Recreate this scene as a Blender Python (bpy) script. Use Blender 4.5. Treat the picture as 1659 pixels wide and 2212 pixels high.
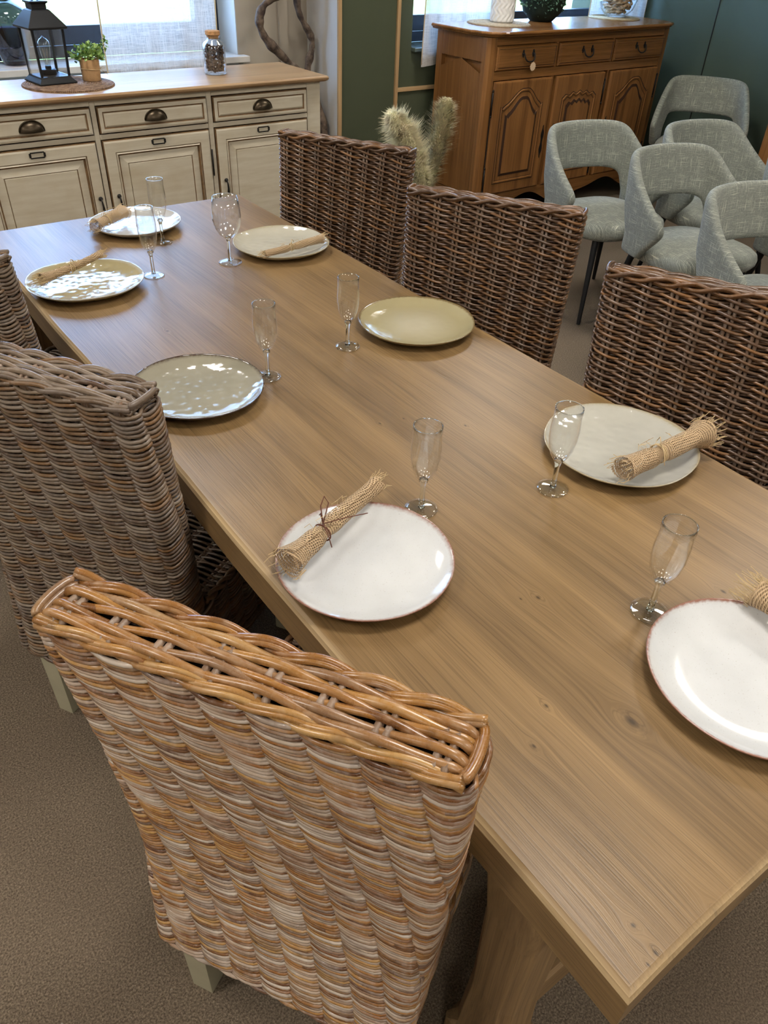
import bpy, math, random
import numpy as np
from mathutils import Matrix, Vector

random.seed(7); np.random.seed(7)
scene = bpy.context.scene
for o in list(bpy.data.objects):
    bpy.data.objects.remove(o, do_unlink=True)
C = scene.collection

# ------------------------------------------------------------------ camera
F_PX, YAW, PITCH, ROLL = 1641.9, 0.677228, 0.665880, 0.047812
CAM = Vector((-0.38748, -0.06394, 1.58211))
fw = Vector((math.sin(YAW)*math.cos(PITCH), math.cos(YAW)*math.cos(PITCH), -math.sin(PITCH)))
rt0 = Vector((math.cos(YAW), -math.sin(YAW), 0)); up0 = rt0.cross(fw)
rt = rt0*math.cos(ROLL) + up0*math.sin(ROLL); up = -rt0*math.sin(ROLL) + up0*math.cos(ROLL)
cd = bpy.data.cameras.new('camera'); cam = bpy.data.objects.new('camera', cd); C.objects.link(cam)
cam.matrix_world = Matrix(((rt.x, up.x, -fw.x, CAM.x), (rt.y, up.y, -fw.y, CAM.y), (rt.z, up.z, -fw.z, CAM.z), (0, 0, 0, 1)))
cd.sensor_fit = 'VERTICAL'; cd.sensor_height = 36.0; cd.lens = F_PX/2212*36.0; cd.clip_start = 0.02
scene.camera = cam

# ------------------------------------------------------------------ world, sun, lamps, exposure
world = bpy.data.worlds.new('sky'); scene.world = world; world.use_nodes = True
bg = world.node_tree.nodes['Background']
bg.inputs['Color'].default_value = (0.30, 0.55, 1.0, 1); bg.inputs['Strength'].default_value = 15.0
scene.view_settings.view_transform = 'Standard'; scene.view_settings.look = 'None'
scene.view_settings.exposure = 0.0; scene.view_settings.gamma = 1.0
scene.view_settings.use_curve_mapping = False
scene.cycles.max_bounces = 6; scene.cycles.diffuse_bounces = 2; scene.cycles.glossy_bounces = 2
scene.cycles.transmission_bounces = 4; scene.cycles.transparent_max_bounces = 12
scene.cycles.use_adaptive_sampling = True; scene.cycles.adaptive_threshold = .10; scene.cycles.adaptive_min_samples = 12
world.cycles.sampling_method = 'MANUAL'; world.cycles.sample_map_resolution = 64
scene.cycles.caustics_reflective = False; scene.cycles.caustics_refractive = False
scene.cycles.sample_clamp_indirect = 6.0

sd = bpy.data.lights.new('sun', 'SUN'); sd.energy = 12.0; sd.angle = 0.01; sd.color = (1, .95, .86)
sun = bpy.data.objects.new('sun', sd); C.objects.link(sun)
sun.rotation_euler = (math.radians(38), 0, math.radians(-25))     # from behind the house: lights the garden only

LAMP_XY = [(-1.7, 3.0), (0.6, 3.0), (2.9, 3.0), (-1.7, .9), (2.9, .9), (0.6, .4), (-1.7, -1.5), (0.6, -1.7), (2.9, -1.5)]
LAMP_W = 23.0
LAMP_COL = (1.0, .945, .88)
CEIL = 2.65
for x, y in LAMP_XY:
    ld = bpy.data.lights.new('ceiling_lamp', 'AREA'); ld.shape = 'SQUARE'; ld.size = 0.52
    ld.energy = LAMP_W; ld.color = LAMP_COL
    lo = bpy.data.objects.new('ceiling_lamp', ld); C.objects.link(lo); lo.location = (x, y, CEIL-0.032)

# window portals help the renderer find the daylight
for cx, cy, cz, w, h in ((1.145, 4.74, 1.56, 1.69, 1.28), (4.05, 4.40, 1.57, 2.1, 1.24)):
    ld = bpy.data.lights.new('window_portal', 'AREA'); ld.shape = 'RECTANGLE'; ld.size = w; ld.size_y = h
    ld.cycles.is_portal = True
    lo = bpy.data.objects.new('window_portal', ld); C.objects.link(lo); lo.location = (cx, cy, cz); lo.rotation_euler = (math.radians(-90), 0, 0)

# ------------------------------------------------------------------ mesh helpers
class MB:
    def __init__(s): s.v = []; s.f = []; s.m = []; s.uv = {}
    def add(s, verts, faces, mi=0):
        b = len(s.v); s.v += [tuple(map(float, p)) for p in verts]
        s.f += [tuple(i+b for i in f) for f in faces]; s.m += [mi]*len(faces); return b
    def box(s, x0, x1, y0, y1, z0, z1, mi=0):
        s.add([(x0,y0,z0),(x1,y0,z0),(x1,y1,z0),(x0,y1,z0),(x0,y0,z1),(x1,y0,z1),(x1,y1,z1),(x0,y1,z1)],
              [(0,3,2,1),(4,5,6,7),(0,1,5,4),(1,2,6,5),(2,3,7,6),(3,0,4,7)], mi)
    def cbox(s, x0, x1, y0, y1, z0, z1, b=.004, mi=0):
        """box with chamfered edges"""
        V = []; idx = {}
        for ix, X in enumerate((x0, x1)):
            for iy, Y in enumerate((y0, y1)):
                for iz, Zz in enumerate((z0, z1)):
                    sx, sy, sz = (1 if ix == 0 else -1), (1 if iy == 0 else -1), (1 if iz == 0 else -1)
                    for a in range(3):
                        p = [X+sx*b, Y+sy*b, Zz+sz*b]; p[a] = (X, Y, Zz)[a]
                        idx[ix, iy, iz, a] = len(V); V.append(p)
        Fs = []
        for a in range(3):
            o = [k for k in range(3) if k != a]
            for side in (0, 1):
                q = []
                for c0, c1 in ((0,0),(1,0),(1,1),(0,1)):
                    k = [0,0,0]; k[a] = side; k[o[0]] = c0; k[o[1]] = c1; q.append(idx[k[0],k[1],k[2],a])
                Fs.append(tuple(q))
        for a in range(3):
            o = [k for k in range(3) if k != a]
            for c0 in (0,1):
                for c1 in (0,1):
                    k0 = [0,0,0]; k0[o[0]] = c0; k0[o[1]] = c1; k1 = list(k0); k1[a] = 1
                    Fs.append((idx[k0[0],k0[1],k0[2],o[0]], idx[k1[0],k1[1],k1[2],o[0]], idx[k1[0],k1[1],k1[2],o[1]], idx[k0[0],k0[1],k0[2],o[1]]))
        for ix in (0,1):
            for iy in (0,1):
                for iz in (0,1): Fs.append(tuple(idx[ix,iy,iz,a] for a in range(3)))
        s.add(V, Fs, mi)
    def tube(s, pts, r, n=6, closed=False, cap=True, mi=0):
        P = np.asarray(pts, float); m = len(P)
        R = np.full(m, r, float) if np.isscalar(r) else np.asarray(r, float)
        if closed: T = np.roll(P, -1, 0)-np.roll(P, 1, 0)
        else: T = np.gradient(P, axis=0)
        T /= np.linalg.norm(T, axis=1)[:, None]+1e-12
        a = np.array([0, 0, 1.]) if abs(T[0, 2]) < .9 else np.array([1., 0, 0])
        N = np.zeros_like(P); nn = a-T[0]*(a@T[0]); nn /= np.linalg.norm(nn)
        for i in range(m):
            nn = nn-T[i]*(nn@T[i]); nn /= np.linalg.norm(nn)+1e-12; N[i] = nn
        B = np.cross(T, N); an = np.linspace(0, 2*np.pi, n, endpoint=False)
        V = (P[:, None]+R[:, None, None]*(np.cos(an)[None, :, None]*N[:, None]+np.sin(an)[None, :, None]*B[:, None])).reshape(-1, 3)
        Fs = []
        for i in range(m if closed else m-1):
            j = (i+1) % m
            for k in range(n):
                k2 = (k+1) % n; Fs.append((i*n+k, i*n+k2, j*n+k2, j*n+k))
        if cap and not closed: Fs += [tuple(range(n-1, -1, -1)), tuple((m-1)*n+k for k in range(n))]
        s.add(V, Fs, mi)
    def lathe(s, prof, n=32, center=(0, 0, 0), mi=0, rfun=None):
        m = len(prof); V = []
        for r, z in prof:
            for k in range(n):
                t = 2*math.pi*k/n; q = rfun(t, r, z) if rfun else (r, z)
                V.append((center[0]+q[0]*math.cos(t), center[1]+q[0]*math.sin(t), center[2]+q[1]))
        Fs = [(i*n+k, i*n+(k+1) % n, (i+1)*n+(k+1) % n, (i+1)*n+k) for i in range(m-1) for k in range(n)]
        if prof[0][0] > 1e-6: Fs.append(tuple(range(n-1, -1, -1)))
        if prof[-1][0] > 1e-6: Fs.append(tuple((m-1)*n+k for k in range(n)))
        s.add(V, Fs, mi)
    def loft(s, rings, cap0=True, cap1=True, mi=0, mids=None):
        n = len(rings[0]); V = [p for r in rings for p in r]; base = len(s.v)
        s.v += [tuple(map(float, p)) for p in V]
        for i in range(len(rings)-1):
            for k in range(n):
                s.f.append((base+i*n+k, base+i*n+(k+1) % n, base+(i+1)*n+(k+1) % n, base+(i+1)*n+k)); s.m.append(mids[i] if mids else mi)
        if cap0: s.f.append(tuple(base+k for k in range(n-1, -1, -1))); s.m.append(mi)
        if cap1: s.f.append(tuple(base+(len(rings)-1)*n+k for k in range(n))); s.m.append(mids[-1] if mids else mi)
    def prism(s, poly, y0, y1, mi=0):
        """extrude an (x,z) polygon along y"""
        s.loft([[(x, y0, z) for x, z in poly], [(x, y1, z) for x, z in poly]], mi=mi)
    def mesh(s, name, smooth=False, uv=None):
        me = bpy.data.meshes.new(name); me.from_pydata(s.v, [], s.f)
        if any(s.m): me.polygons.foreach_set('material_index', s.m)
        if smooth: me.polygons.foreach_set('use_smooth', [True]*len(me.polygons))
        if uv is not None:
            l = me.uv_layers.new(name='UVMap'); vi = np.zeros(len(me.loops), int); me.loops.foreach_get('vertex_index', vi)
            l.data.foreach_set('uv', np.asarray(uv, float)[vi].ravel())
        me.validate(); me.update(); return me

def fix(me):
    import bmesh
    bm = bmesh.new(); bm.from_mesh(me); bmesh.ops.recalc_face_normals(bm, faces=bm.faces); bm.to_mesh(me); bm.free(); me.update()

def link(name, me, mats=None, parent=None, loc=None, rot=None):
    o = bpy.data.objects.new(name, me); C.objects.link(o)
    if mats is not None:
        if not isinstance(mats, (list, tuple)): mats = [mats]
        if me is not None and len(me.materials) == 0:
            for m in mats: me.materials.append(m)
        else:
            for i, m in enumerate(mats):
                o.material_slots[i].link = 'OBJECT'; o.material_slots[i].material = m
    if parent: o.parent = parent
    if loc is not None: o.location = loc
    if rot is not None: o.rotation_euler = rot
    return o

def part(name, mb, mats, parent=None, smooth=False, loc=None, rot=None, uv=None, bevel=None, kind=None, autosmooth=None, recalc=True):
    me = mb.mesh(name, smooth, uv)
    if recalc: fix(me)
    if autosmooth: me.set_sharp_from_angle(angle=math.radians(autosmooth))
    o = link(name, me, mats, parent, loc, rot)
    if bevel:
        b = o.modifiers.new('bevel', 'BEVEL'); b.width = bevel; b.segments = 2; b.limit_method = 'ANGLE'; b.angle_limit = math.radians(40)
    if kind: o['kind'] = kind
    return o

def thing(name, label, cat, loc=(0, 0, 0), rz=0, group=None):
    o = bpy.data.objects.new(name, None); C.objects.link(o); o.empty_display_size = .05
    o.location = loc; o.rotation_euler = (0, 0, rz); tag(o, label, cat, group); return o

def tag(o, label, cat, group=None):
    o['label'] = label; o['category'] = cat
    if group: o['group'] = group
    return o

def struct(o, label=None):
    o['kind'] = 'structure'
    if label: o['label'] = label
    return o

# ------------------------------------------------------------------ materials
class NT:
    def __init__(s, name):
        s.mat = bpy.data.materials.new(name); s.mat.use_nodes = True; s.t = s.mat.node_tree
        s.bsdf = s.t.nodes['Principled BSDF']; s.out = s.t.nodes['Material Output']
    def n(s, typ, props=None, **ins):
        nd = s.t.nodes.new(typ)
        for k, v in (props or {}).items(): setattr(nd, k, v)
        for k, v in ins.items():
            key = int(k[1:]) if k[0] == '_' and k[1:].isdigit() else k.replace('_', ' ')
            sock = nd.inputs[key]
            if hasattr(v, 'is_linked') or isinstance(v, bpy.types.NodeSocket): s.t.links.new(v, sock)
            else:
                if isinstance(v, tuple) and len(v) == 3 and sock.type == 'RGBA': v = (*v, 1)
                sock.default_value = v
        return nd
    def math(s, op, a, b=None, c=None, clamp=False):
        nd = s.t.nodes.new('ShaderNodeMath'); nd.operation = op; nd.use_clamp = clamp
        for i, v in enumerate((a, b, c)):
            if v is None: continue
            if isinstance(v, bpy.types.NodeSocket): s.t.links.new(v, nd.inputs[i])
            else: nd.inputs[i].default_value = v
        return nd.outputs[0]
    def coord(s, kind='Object', scale=(1, 1, 1), loc=(0, 0, 0), rot=(0, 0, 0)):
        tc = s.t.nodes.new('ShaderNodeTexCoord')
        return s.n('ShaderNodeMapping', Vector=tc.outputs[kind], Scale=scale, Location=loc, Rotation=rot).outputs[0]
    def noise(s, vec, scale=5., detail=4., rough=.55, dist=0.):
        return s.n('ShaderNodeTexNoise', Vector=vec, Scale=scale, Detail=detail, Roughness=rough, Distortion=dist).outputs['Fac']
    def ramp(s, fac, stops, interp='LINEAR'):
        nd = s.t.nodes.new('ShaderNodeValToRGB'); nd.color_ramp.interpolation = interp
        e = nd.color_ramp.elements
        while len(e) < len(stops): e.new(.5)
        for i, (p, c) in enumerate(stops):
            e[i].position = p; c = c if isinstance(c, tuple) else (c, c, c); e[i].color = (*c[:3], 1)
        s.t.links.new(fac, nd.inputs[0]); return nd.outputs[0]
    def mix(s, fac, a, b, mode='MIX'):
        nd = s.t.nodes.new('ShaderNodeMix'); nd.data_type = 'RGBA'; nd.blend_type = mode
        for sock, v in ((nd.inputs[0], fac), (nd.inputs[6], a), (nd.inputs[7], b)):
            if isinstance(v, bpy.types.NodeSocket): s.t.links.new(v, sock)
            else: sock.default_value = (*v, 1) if isinstance(v, tuple) else v
        return nd.outputs[2]
    def bump(s, h, strength=.3, dist=.01):
        b = s.n('ShaderNodeBump', Height=h, Strength=strength, Distance=dist)
        s.t.links.new(b.outputs[0], s.bsdf.inputs['Normal']); return b
    def set(s, **k):
        for a, v in k.items():
            sock = s.bsdf.inputs[a.replace('_', ' ')]
            if isinstance(v, bpy.types.NodeSocket): s.t.links.new(v, sock)
            else: sock.default_value = (*v, 1) if isinstance(v, tuple) and len(v) == 3 and sock.type == 'RGBA' else v
        return s

def srgb(r, g, b):
    f = lambda c: (c/255/12.92 if c/255 <= .04045 else ((c/255+.055)/1.055)**2.4)
    return (f(r), f(g), f(b))

def plain(name, col, rough=.6, metal=0., spec=.5, var=.0, vscale=20., bump=0., bscale=60.):
    t = NT(name)
    if var:
        v = t.coord('Object'); nz = t.noise(v, vscale, 5)
        c = t.mix(t.ramp(nz, [(.3, 0.), (.7, 1.)]), tuple(x*(1-var) for x in col), tuple(min(1, x*(1+var)) for x in col)); t.set(Base_Color=c)
    else: t.set(Base_Color=col)
    t.set(Roughness=rough, Metallic=metal, Specular_IOR_Level=spec)
    if bump: t.bump(t.noise(t.coord('Object'), bscale, 4), bump, .004)
    return t.mat

def wood(name, light, dark, axis=1, rough=.5, plank=0., scale=1., gloss=.5, knots=(), edge=None, contrast=1., pores=.35):
    """grain runs along local axis; knots = (x, y, r) in local coordinates"""
    t = NT(name); tc = t.t.nodes.new('ShaderNodeTexCoord'); P = tc.outputs['Object']
    sep = t.n('ShaderNodeSeparateXYZ', Vector=P); ax = [sep.outputs[i] for i in range(3)]
    al = ax[axis]; cr = [ax[i] for i in range(3) if i != axis]
    u = cr[0]; w = cr[1]
    kd = None; krings = None
    for (kx, ky, kr) in knots:
        dx = t.math('SUBTRACT', u, kx); dy = t.math('MULTIPLY', t.math('SUBTRACT', al, ky), .55)
        d = t.math('SQRT', t.math('ADD', t.math('MULTIPLY', dx, dx), t.math('MULTIPLY', dy, dy)))
        core = t.math('SUBTRACT', 1., t.math('DIVIDE', d, kr), clamp=True)
        push = t.math('DIVIDE', t.math('MULTIPLY', dx, kr*kr*3.), t.math('ADD', t.math('MULTIPLY', d, d), kr*kr*1.2))
        u = t.math('SUBTRACT', u, push)
        kd = core if kd is None else t.math('MAXIMUM', kd, core)
    wob = t.math('MULTIPLY', t.math('SUBTRACT', t.noise(t.n('ShaderNodeCombineXYZ', X=t.math('MULTIPLY', u, 3.), Y=t.math('MULTIPLY', al, .9), Z=w).outputs[0], 1.5, 2), .5), .035)
    uu = t.math('ADD', u, wob)
    g1 = t.noise(t.n('ShaderNodeCombineXYZ', X=t.math('MULTIPLY', uu, 30*scale), Y=t.math('MULTIPLY', al, .55*scale), Z=t.math('MULTIPLY', w, 26*scale)).outputs[0], 1., 4, .6)
    g2 = t.noise(t.n('ShaderNodeCombineXYZ', X=t.math('MULTIPLY', uu, 190*scale), Y=t.math('MULTIPLY', al, 2.2*scale), Z=t.math('MULTIPLY', w, 150*scale)).outputs[0], 1., 4, .65)
    g3 = t.noise(t.n('ShaderNodeCombineXYZ', X=t.math('MULTIPLY', uu, 520*scale), Y=t.math('MULTIPLY', al, 6*scale), Z=t.math('MULTIPLY', w, 520*scale)).outputs[0], 1., 2, .5)
    f = t.math('ADD', t.math('MULTIPLY', g1, .55), t.math('MULTIPLY', g2, .45))
    col = t.ramp(f, [(.5-.17/contrast, dark), (.5+.17/contrast, light)])
    if plank:
        pid = t.math('FLOOR', t.math('DIVIDE', ax[[i for i in range(3) if i != axis][0]], plank))
        seg = t.math('FLOOR', t.math('DIVIDE', t.math('ADD', al, t.math('MULTIPLY', pid, .37)), 9.))
        wn = t.n('ShaderNodeTexWhiteNoise', Vector=t.n('ShaderNodeCombineXYZ', X=pid, Y=seg, Z=0.).outputs[0]).outputs['Value']
        tone = t.ramp(wn, [(0, (.84, .84, .85)), (1, (1.08, 1.07, 1.05))]); col = t.mix(1., col, tone, 'MULTIPLY')
    pm = t.ramp(g3, [(.34, pores), (.50, 0.)]); col = t.mix(pm, col, tuple(c*.42 for c in dark))
    fl = t.noise(t.n('ShaderNodeCombineXYZ', X=t.math('MULTIPLY', uu, 9.), Y=t.math('MULTIPLY', al, 1.2), Z=w).outputs[0], 1., 2)
    col = t.mix(t.ramp(fl, [(.45, 0.), (.75, .35)]), col, tuple(min(1, c*1.3) for c in light))
    if kd is not None:
        ringn = t.math('SINE', t.math('MULTIPLY', kd, 22.))
        rings = t.math('MULTIPLY', t.math('MULTIPLY', t.math('GREATER_THAN', kd, .05), .07), t.math('ADD', ringn, 1.))
        col = t.mix(rings, col, tuple(c*.45 for c in dark)); col = t.mix(t.ramp(kd, [(.45, 0.), (.85, .8)]), col, tuple(c*.22 for c in dark))
    if edge:      # sanded pale edge: (x0, y0) planes in local coordinates
        e0 = t.math('SUBTRACT', 1., t.math('DIVIDE', t.math('ABSOLUTE', t.math('SUBTRACT', ax[0], edge[0])), .013), clamp=True)
        e1 = t.math('SUBTRACT', 1., t.math('DIVIDE', t.math('ABSOLUTE', t.math('SUBTRACT', ax[1], edge[1])), .013), clamp=True)
        ez = t.math('GREATER_THAN', ax[2], -.010)
        em = t.math('MULTIPLY', t.math('MULTIPLY', t.math('MAXIMUM', e0, e1), ez), t.math('ADD', .3, t.math('MULTIPLY', g2, .9)), clamp=True)
        col = t.mix(em, col, srgb(214, 186, 142))
    t.set(Base_Color=col, Roughness=rough, Specular_IOR_Level=gloss)
    t.bump(t.math('ADD', g3, t.math('MULTIPLY', g2, .5)), .12, .002)
    return t.mat

def rattan(name, stops, rough=.36, spec=.5, wash=(.75, .7, .64), washamt=.35):
    t = NT(name); oi = t.t.nodes.new('ShaderNodeObjectInfo'); rnd = oi.outputs['Random']
    base = t.coord('Object'); off = t.n('ShaderNodeCombineXYZ', X=t.math('MULTIPLY', rnd, 37.), Y=t.math('MULTIPLY', rnd, 11.), Z=t.math('MULTIPLY', rnd, 91.)).outputs[0]
    vec = t.n('ShaderNodeVectorMath', {'operation': 'ADD'}, _0=base, _1=off).outputs[0]
    n1 = t.noise(vec, 3., 2, .5); fac = t.math('FRACT', t.math('ADD', t.math('MULTIPLY', rnd, 7.31), t.math('MULTIPLY', n1, .9)))
    col = t.ramp(fac, stops)
    n2 = t.noise(vec, 70., 4, .7)
    col = t.mix(t.ramp(n2, [(.48, 0.), (.72, washamt)]), col, wash)
    col = t.mix(t.ramp(t.noise(vec, 28., 2, .5), [(.62, 0.), (.75, .55)]), col, tuple(x*.35 for x in stops[0][1]))
    t.set(Base_Color=col, Roughness=t.math('ADD', rough, t.math('MULTIPLY', n2, .25)), Specular_IOR_Level=spec)
    t.bump(n2, .12, .001)
    return t.mat

def thin_glass(name, tint=(1, 1, 1), refl=1., rough=0.):
    t = NT(name); nt = t.t
    tr = t.n('ShaderNodeBsdfTransparent', Color=tint); gl = t.n('ShaderNodeBsdfGlossy', Color=(1., 1., 1.), Roughness=rough)
    fc = t.n('ShaderNodeLayerWeight', Blend=.5).outputs['Facing']
    fac = t.math('MULTIPLY', t.math('ADD', .04, t.math('MULTIPLY', t.math('POWER', fc, 4.), .8)), refl, clamp=True)
    mx = t.n('ShaderNodeMixShader', _0=fac, _1=tr.outputs[0], _2=gl.outputs[0]); nt.links.new(mx.outputs[0], t.out.inputs[0])
    nt.nodes.remove(t.bsdf); return t.mat

def solid_glass(name, col=(.97, .99, .98)):
    t = NT(name); g = t.n('ShaderNodeBsdfGlass', Color=col, Roughness=0., IOR=1.48); t.t.links.new(g.outputs[0], t.out.inputs[0]); t.t.nodes.remove(t.bsdf); return t.mat

def linen(name, col, open_=.3, scale=1.):
    t = NT(name)
    a = t.noise(t.coord('Object', (900*scale, 60, 14*scale)), 1., 2); b = t.noise(t.coord('Object', (14*scale, 60, 900*scale)), 1., 2)
    slub = t.noise(t.coord('Object', (120, 3, 5)), 1., 3); slub2 = t.noise(t.coord('Object', (6, 3, 140)), 1., 3)
    th = t.math('MAXIMUM', a, b); dens = t.ramp(t.math('ADD', th, t.math('MULTIPLY', t.math('MAXIMUM', slub, slub2), .35)), [(.60, 0.), (.86, 1.)])
    df = t.n('ShaderNodeBsdfDiffuse', Color=col); tl = t.n('ShaderNodeBsdfTranslucent', Color=col); tr = t.n('ShaderNodeBsdfTransparent')
    cl = t.n('ShaderNodeMixShader', _0=.34, _1=df.outputs[0], _2=tl.outputs[0])
    fac = t.math('ADD', 1-open_, t.math('MULTIPLY', t.math('SUBTRACT', dens, .5), .5), clamp=True)
    mx = t.n('ShaderNodeMixShader', _0=fac, _1=tr.outputs[0], _2=cl.outputs[0]); t.t.links.new(mx.outputs[0], t.out.inputs[0]); t.t.nodes.remove(t.bsdf)
    return t.mat

def burlap(name, col):
    t = NT(name); uv = t.coord('UV'); s = t.n('ShaderNodeSeparateXYZ', Vector=uv)
    nz = t.noise(t.coord('UV', (14, 14, 1)), 1., 3); j = t.math('MULTIPLY', t.math('SUBTRACT', nz, .5), 1.4)
    wu = t.math('ABSOLUTE', t.math('SINE', t.math('ADD', t.math('MULTIPLY', s.outputs[0], math.pi), j)))
    wv = t.math('ABSOLUTE', t.math('SINE', t.math('ADD', t.math('MULTIPLY', s.outputs[1], math.pi), j)))
    th = t.math('MAXIMUM', wu, wv); al = t.math('GREATER_THAN', th, .78)
    c = t.mix(t.ramp(th, [(.6, 0.), (1., 1.)]), tuple(x*.55 for x in col), col); c = t.mix(t.ramp(nz, [(.35, .35), (.6, 0.)]), c, tuple(x*.6 for x in col))
    t.set(Base_Color=c, Roughness=.95, Specular_IOR_Level=.1, Alpha=al); t.bump(th, .6, .002); return t.mat

def ceramic(name, col, rim, hammered=0., speck=0., rough=.12, rimw=.985, centre=None):
    t = NT(name); tc = t.t.nodes.new('ShaderNodeTexCoord'); sp = t.n('ShaderNodeSeparateXYZ', Vector=tc.outputs['Object'])
    rr = t.math('SQRT', t.math('ADD', t.math('MULTIPLY', sp.outputs[0], sp.outputs[0]), t.math('MULTIPLY', sp.outputs[1], sp.outputs[1])))
    nz = t.noise(tc.outputs['Object'], 9., 4); c = t.mix(t.ramp(nz, [(.35, 0.), (.7, 1.)]), tuple(x*.93 for x in col), tuple(min(1, x*1.05) for x in col))
    if centre: c = t.mix(t.ramp(t.math('ADD', rr, t.math('MULTIPLY', nz, .05)), [(.05, 1.), (.14, 0.)]), c, centre)
    if speck:
        vo = t.noise(tc.outputs['Object'], 420., 2, .5); c = t.mix(t.ramp(vo, [(.66, 0.), (.72, speck)]), c, (.35, .30, .25))
    e = t.math('ADD', rr, t.math('MULTIPLY', t.math('SUBTRACT', t.noise(tc.outputs['Object'], 160., 3), .5), .006))
    c = t.mix(t.ramp(e, [(rimw-.004, 0.), (rimw, 1.)]), c, rim)
    t.set(Base_Color=c, Roughness=rough, Specular_IOR_Level=.5, Coat_Weight=.3, Coat_Roughness=.04)
    if hammered:
        v = t.n('ShaderNodeTexVoronoi', {'feature': 'SMOOTH_F1'}, Vector=tc.outputs['Object'], Scale=48., Smoothness=.8).outputs['Distance']
        b = t.bump(v, hammered, .006)
        t.t.links.new(b.outputs[0], t.bsdf.inputs['Coat Normal'])
    return t.mat

M = {}
M['oak'] = wood('oak_tabletop', srgb(163, 132, 89), srgb(98, 75, 46), axis=1, rough=.36, plank=.098, gloss=.42,
    knots=((.263, .218, .014), (.323, .454, .006), (.303, .467, .004), (.194, .30, .005), (.135, .264, .005), (.061, .016, .005), (.050, .013, .004), (.062, .047, .004), (.413, 1.002, .005), (.464, .991, .004), (.556, .901, .005), (.221, 1.63, .005), (.579, .30, .007), (.148, .004, .006)), edge=(0., 0.), contrast=.62, pores=.38)
M['oak_leg'] = wood('oak_leg', srgb(156, 126, 86), srgb(100, 76, 48), axis=2, rough=.5, scale=.8)
M['oak_rail'] = wood('oak_rail', srgb(156, 126, 86), srgb(100, 76, 48), axis=0, rough=.5, scale=.8)
M['walnut'] = wood('buffet_wood', srgb(170, 118, 66), srgb(90, 56, 27), axis=2, rough=.36, scale=.7, contrast=.8, pores=.3)
M['walnut_h'] = wood('buffet_wood_horizontal', srgb(170, 118, 66), srgb(90, 56, 27), axis=0, rough=.27, scale=.7, contrast=.8, pores=.3)
M['waxed'] = wood('sideboard_top_wood', srgb(192, 160, 120), srgb(150, 116, 80), axis=0, rough=.34, scale=.5, contrast=.8, plank=0.)
def paint_mat():
    t = NT('cream_paint'); n1 = t.noise(t.coord('Object', (5, 5, 40)), 1., 5); n2 = t.noise(t.coord('Object'), 6., 4)
    c = t.mix(t.ramp(n1, [(.35, 0.), (.75, .6)]), srgb(214, 204, 182), srgb(186, 170, 140)); c = t.mix(t.ramp(n2, [(.5, 0.), (.75, .5)]), c, srgb(190, 172, 140))
    t.set(Base_Color=c, Roughness=.5); t.bump(n1, .08, .002); return t.mat
M['cream'] = paint_mat()
M['glaze'] = plain('brown_glaze', srgb(122, 94, 62), .6, var=.3, vscale=40)
M['bronze'] = plain('aged_bronze', srgb(72, 62, 48), .35, metal=.85)
M['iron'] = plain('black_iron', srgb(34, 31, 29), .5, metal=.4)
M['black'] = plain('black_metal', srgb(26, 27, 29), .45, metal=.3)
M['leg_paint'] = plain('sage_leg_paint', srgb(182, 176, 148), .55, var=.05)
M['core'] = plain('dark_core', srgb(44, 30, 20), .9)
st = lambda *cs: [(i/(len(cs)-1), srgb(*c)) for i, c in enumerate(cs)]
M['ratt_honey'] = rattan('rattan_honey', st((104, 66, 32), (176, 124, 68), (206, 186, 164), (126, 78, 36), (196, 176, 156), (152, 98, 44), (196, 150, 86), (132, 104, 80), (216, 200, 182), (98, 58, 28), (168, 118, 66)), rough=.18, wash=srgb(220, 208, 198), washamt=.3, spec=.7)
M['ratt_rim'] = rattan('rattan_rim', st((118, 74, 34), (172, 126, 68), (138, 90, 42), (190, 148, 90), (136, 104, 76), (164, 114, 56)), rough=.16, spec=.7, wash=srgb(216, 192, 160), washamt=.25)
M['ratt_grey'] = rattan('rattan_grey', st((80, 60, 42), (130, 110, 88), (114, 100, 87), (80, 54, 32), (144, 128, 111), (98, 77, 56), (130, 94, 54), (102, 89, 79)), rough=.26, wash=srgb(172, 160, 148), washamt=.32, spec=.65)
M['ratt_brown'] = rattan('rattan_brown', st((72, 47, 28), (116, 80, 46), (100, 74, 54), (74, 50, 31), (138, 97, 57), (94, 66, 41), (112, 87, 67), (80, 55, 36)), rough=.18, wash=srgb(160, 140, 122), washamt=.3, spec=.7)
M['stake_grey'] = rattan('rattan_stake', st((134, 106, 82), (160, 134, 112), (122, 94, 70), (150, 128, 108)), rough=.4)
M['stake_dark'] = rattan('rattan_stake_dark', st((104, 80, 60), (130, 106, 86), (92, 70, 51), (122, 99, 79)), rough=.4)
def fabric():
    t = NT('grey_slub_fabric')
    a = t.noise(t.coord('UV', (560, 13, 1)), 1., 2); b = t.noise(t.coord('UV', (13, 560, 1)), 1., 2)
    wv = t.noise(t.coord('UV', (900, 900, 1)), 1., 1); big = t.noise(t.coord('UV', (160, 160, 1)), 1., 2)
    m = t.math('MAXIMUM', a, b)
    col = t.ramp(t.math('ADD', t.math('MULTIPLY', wv, .6), t.math('MULTIPLY', big, .4)), [(.35, srgb(110, 115, 108)), (.65, srgb(158, 161, 150))]); col = t.mix(t.ramp(m, [(.59, 0.), (.70, .85)]), col, srgb(226, 226, 204))
    t.set(Base_Color=col, Roughness=.9, Specular_IOR_Level=.2, Sheen_Weight=.2); t.bump(wv, .3, .002); return t.mat
M['fabric'] = fabric()
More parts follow.
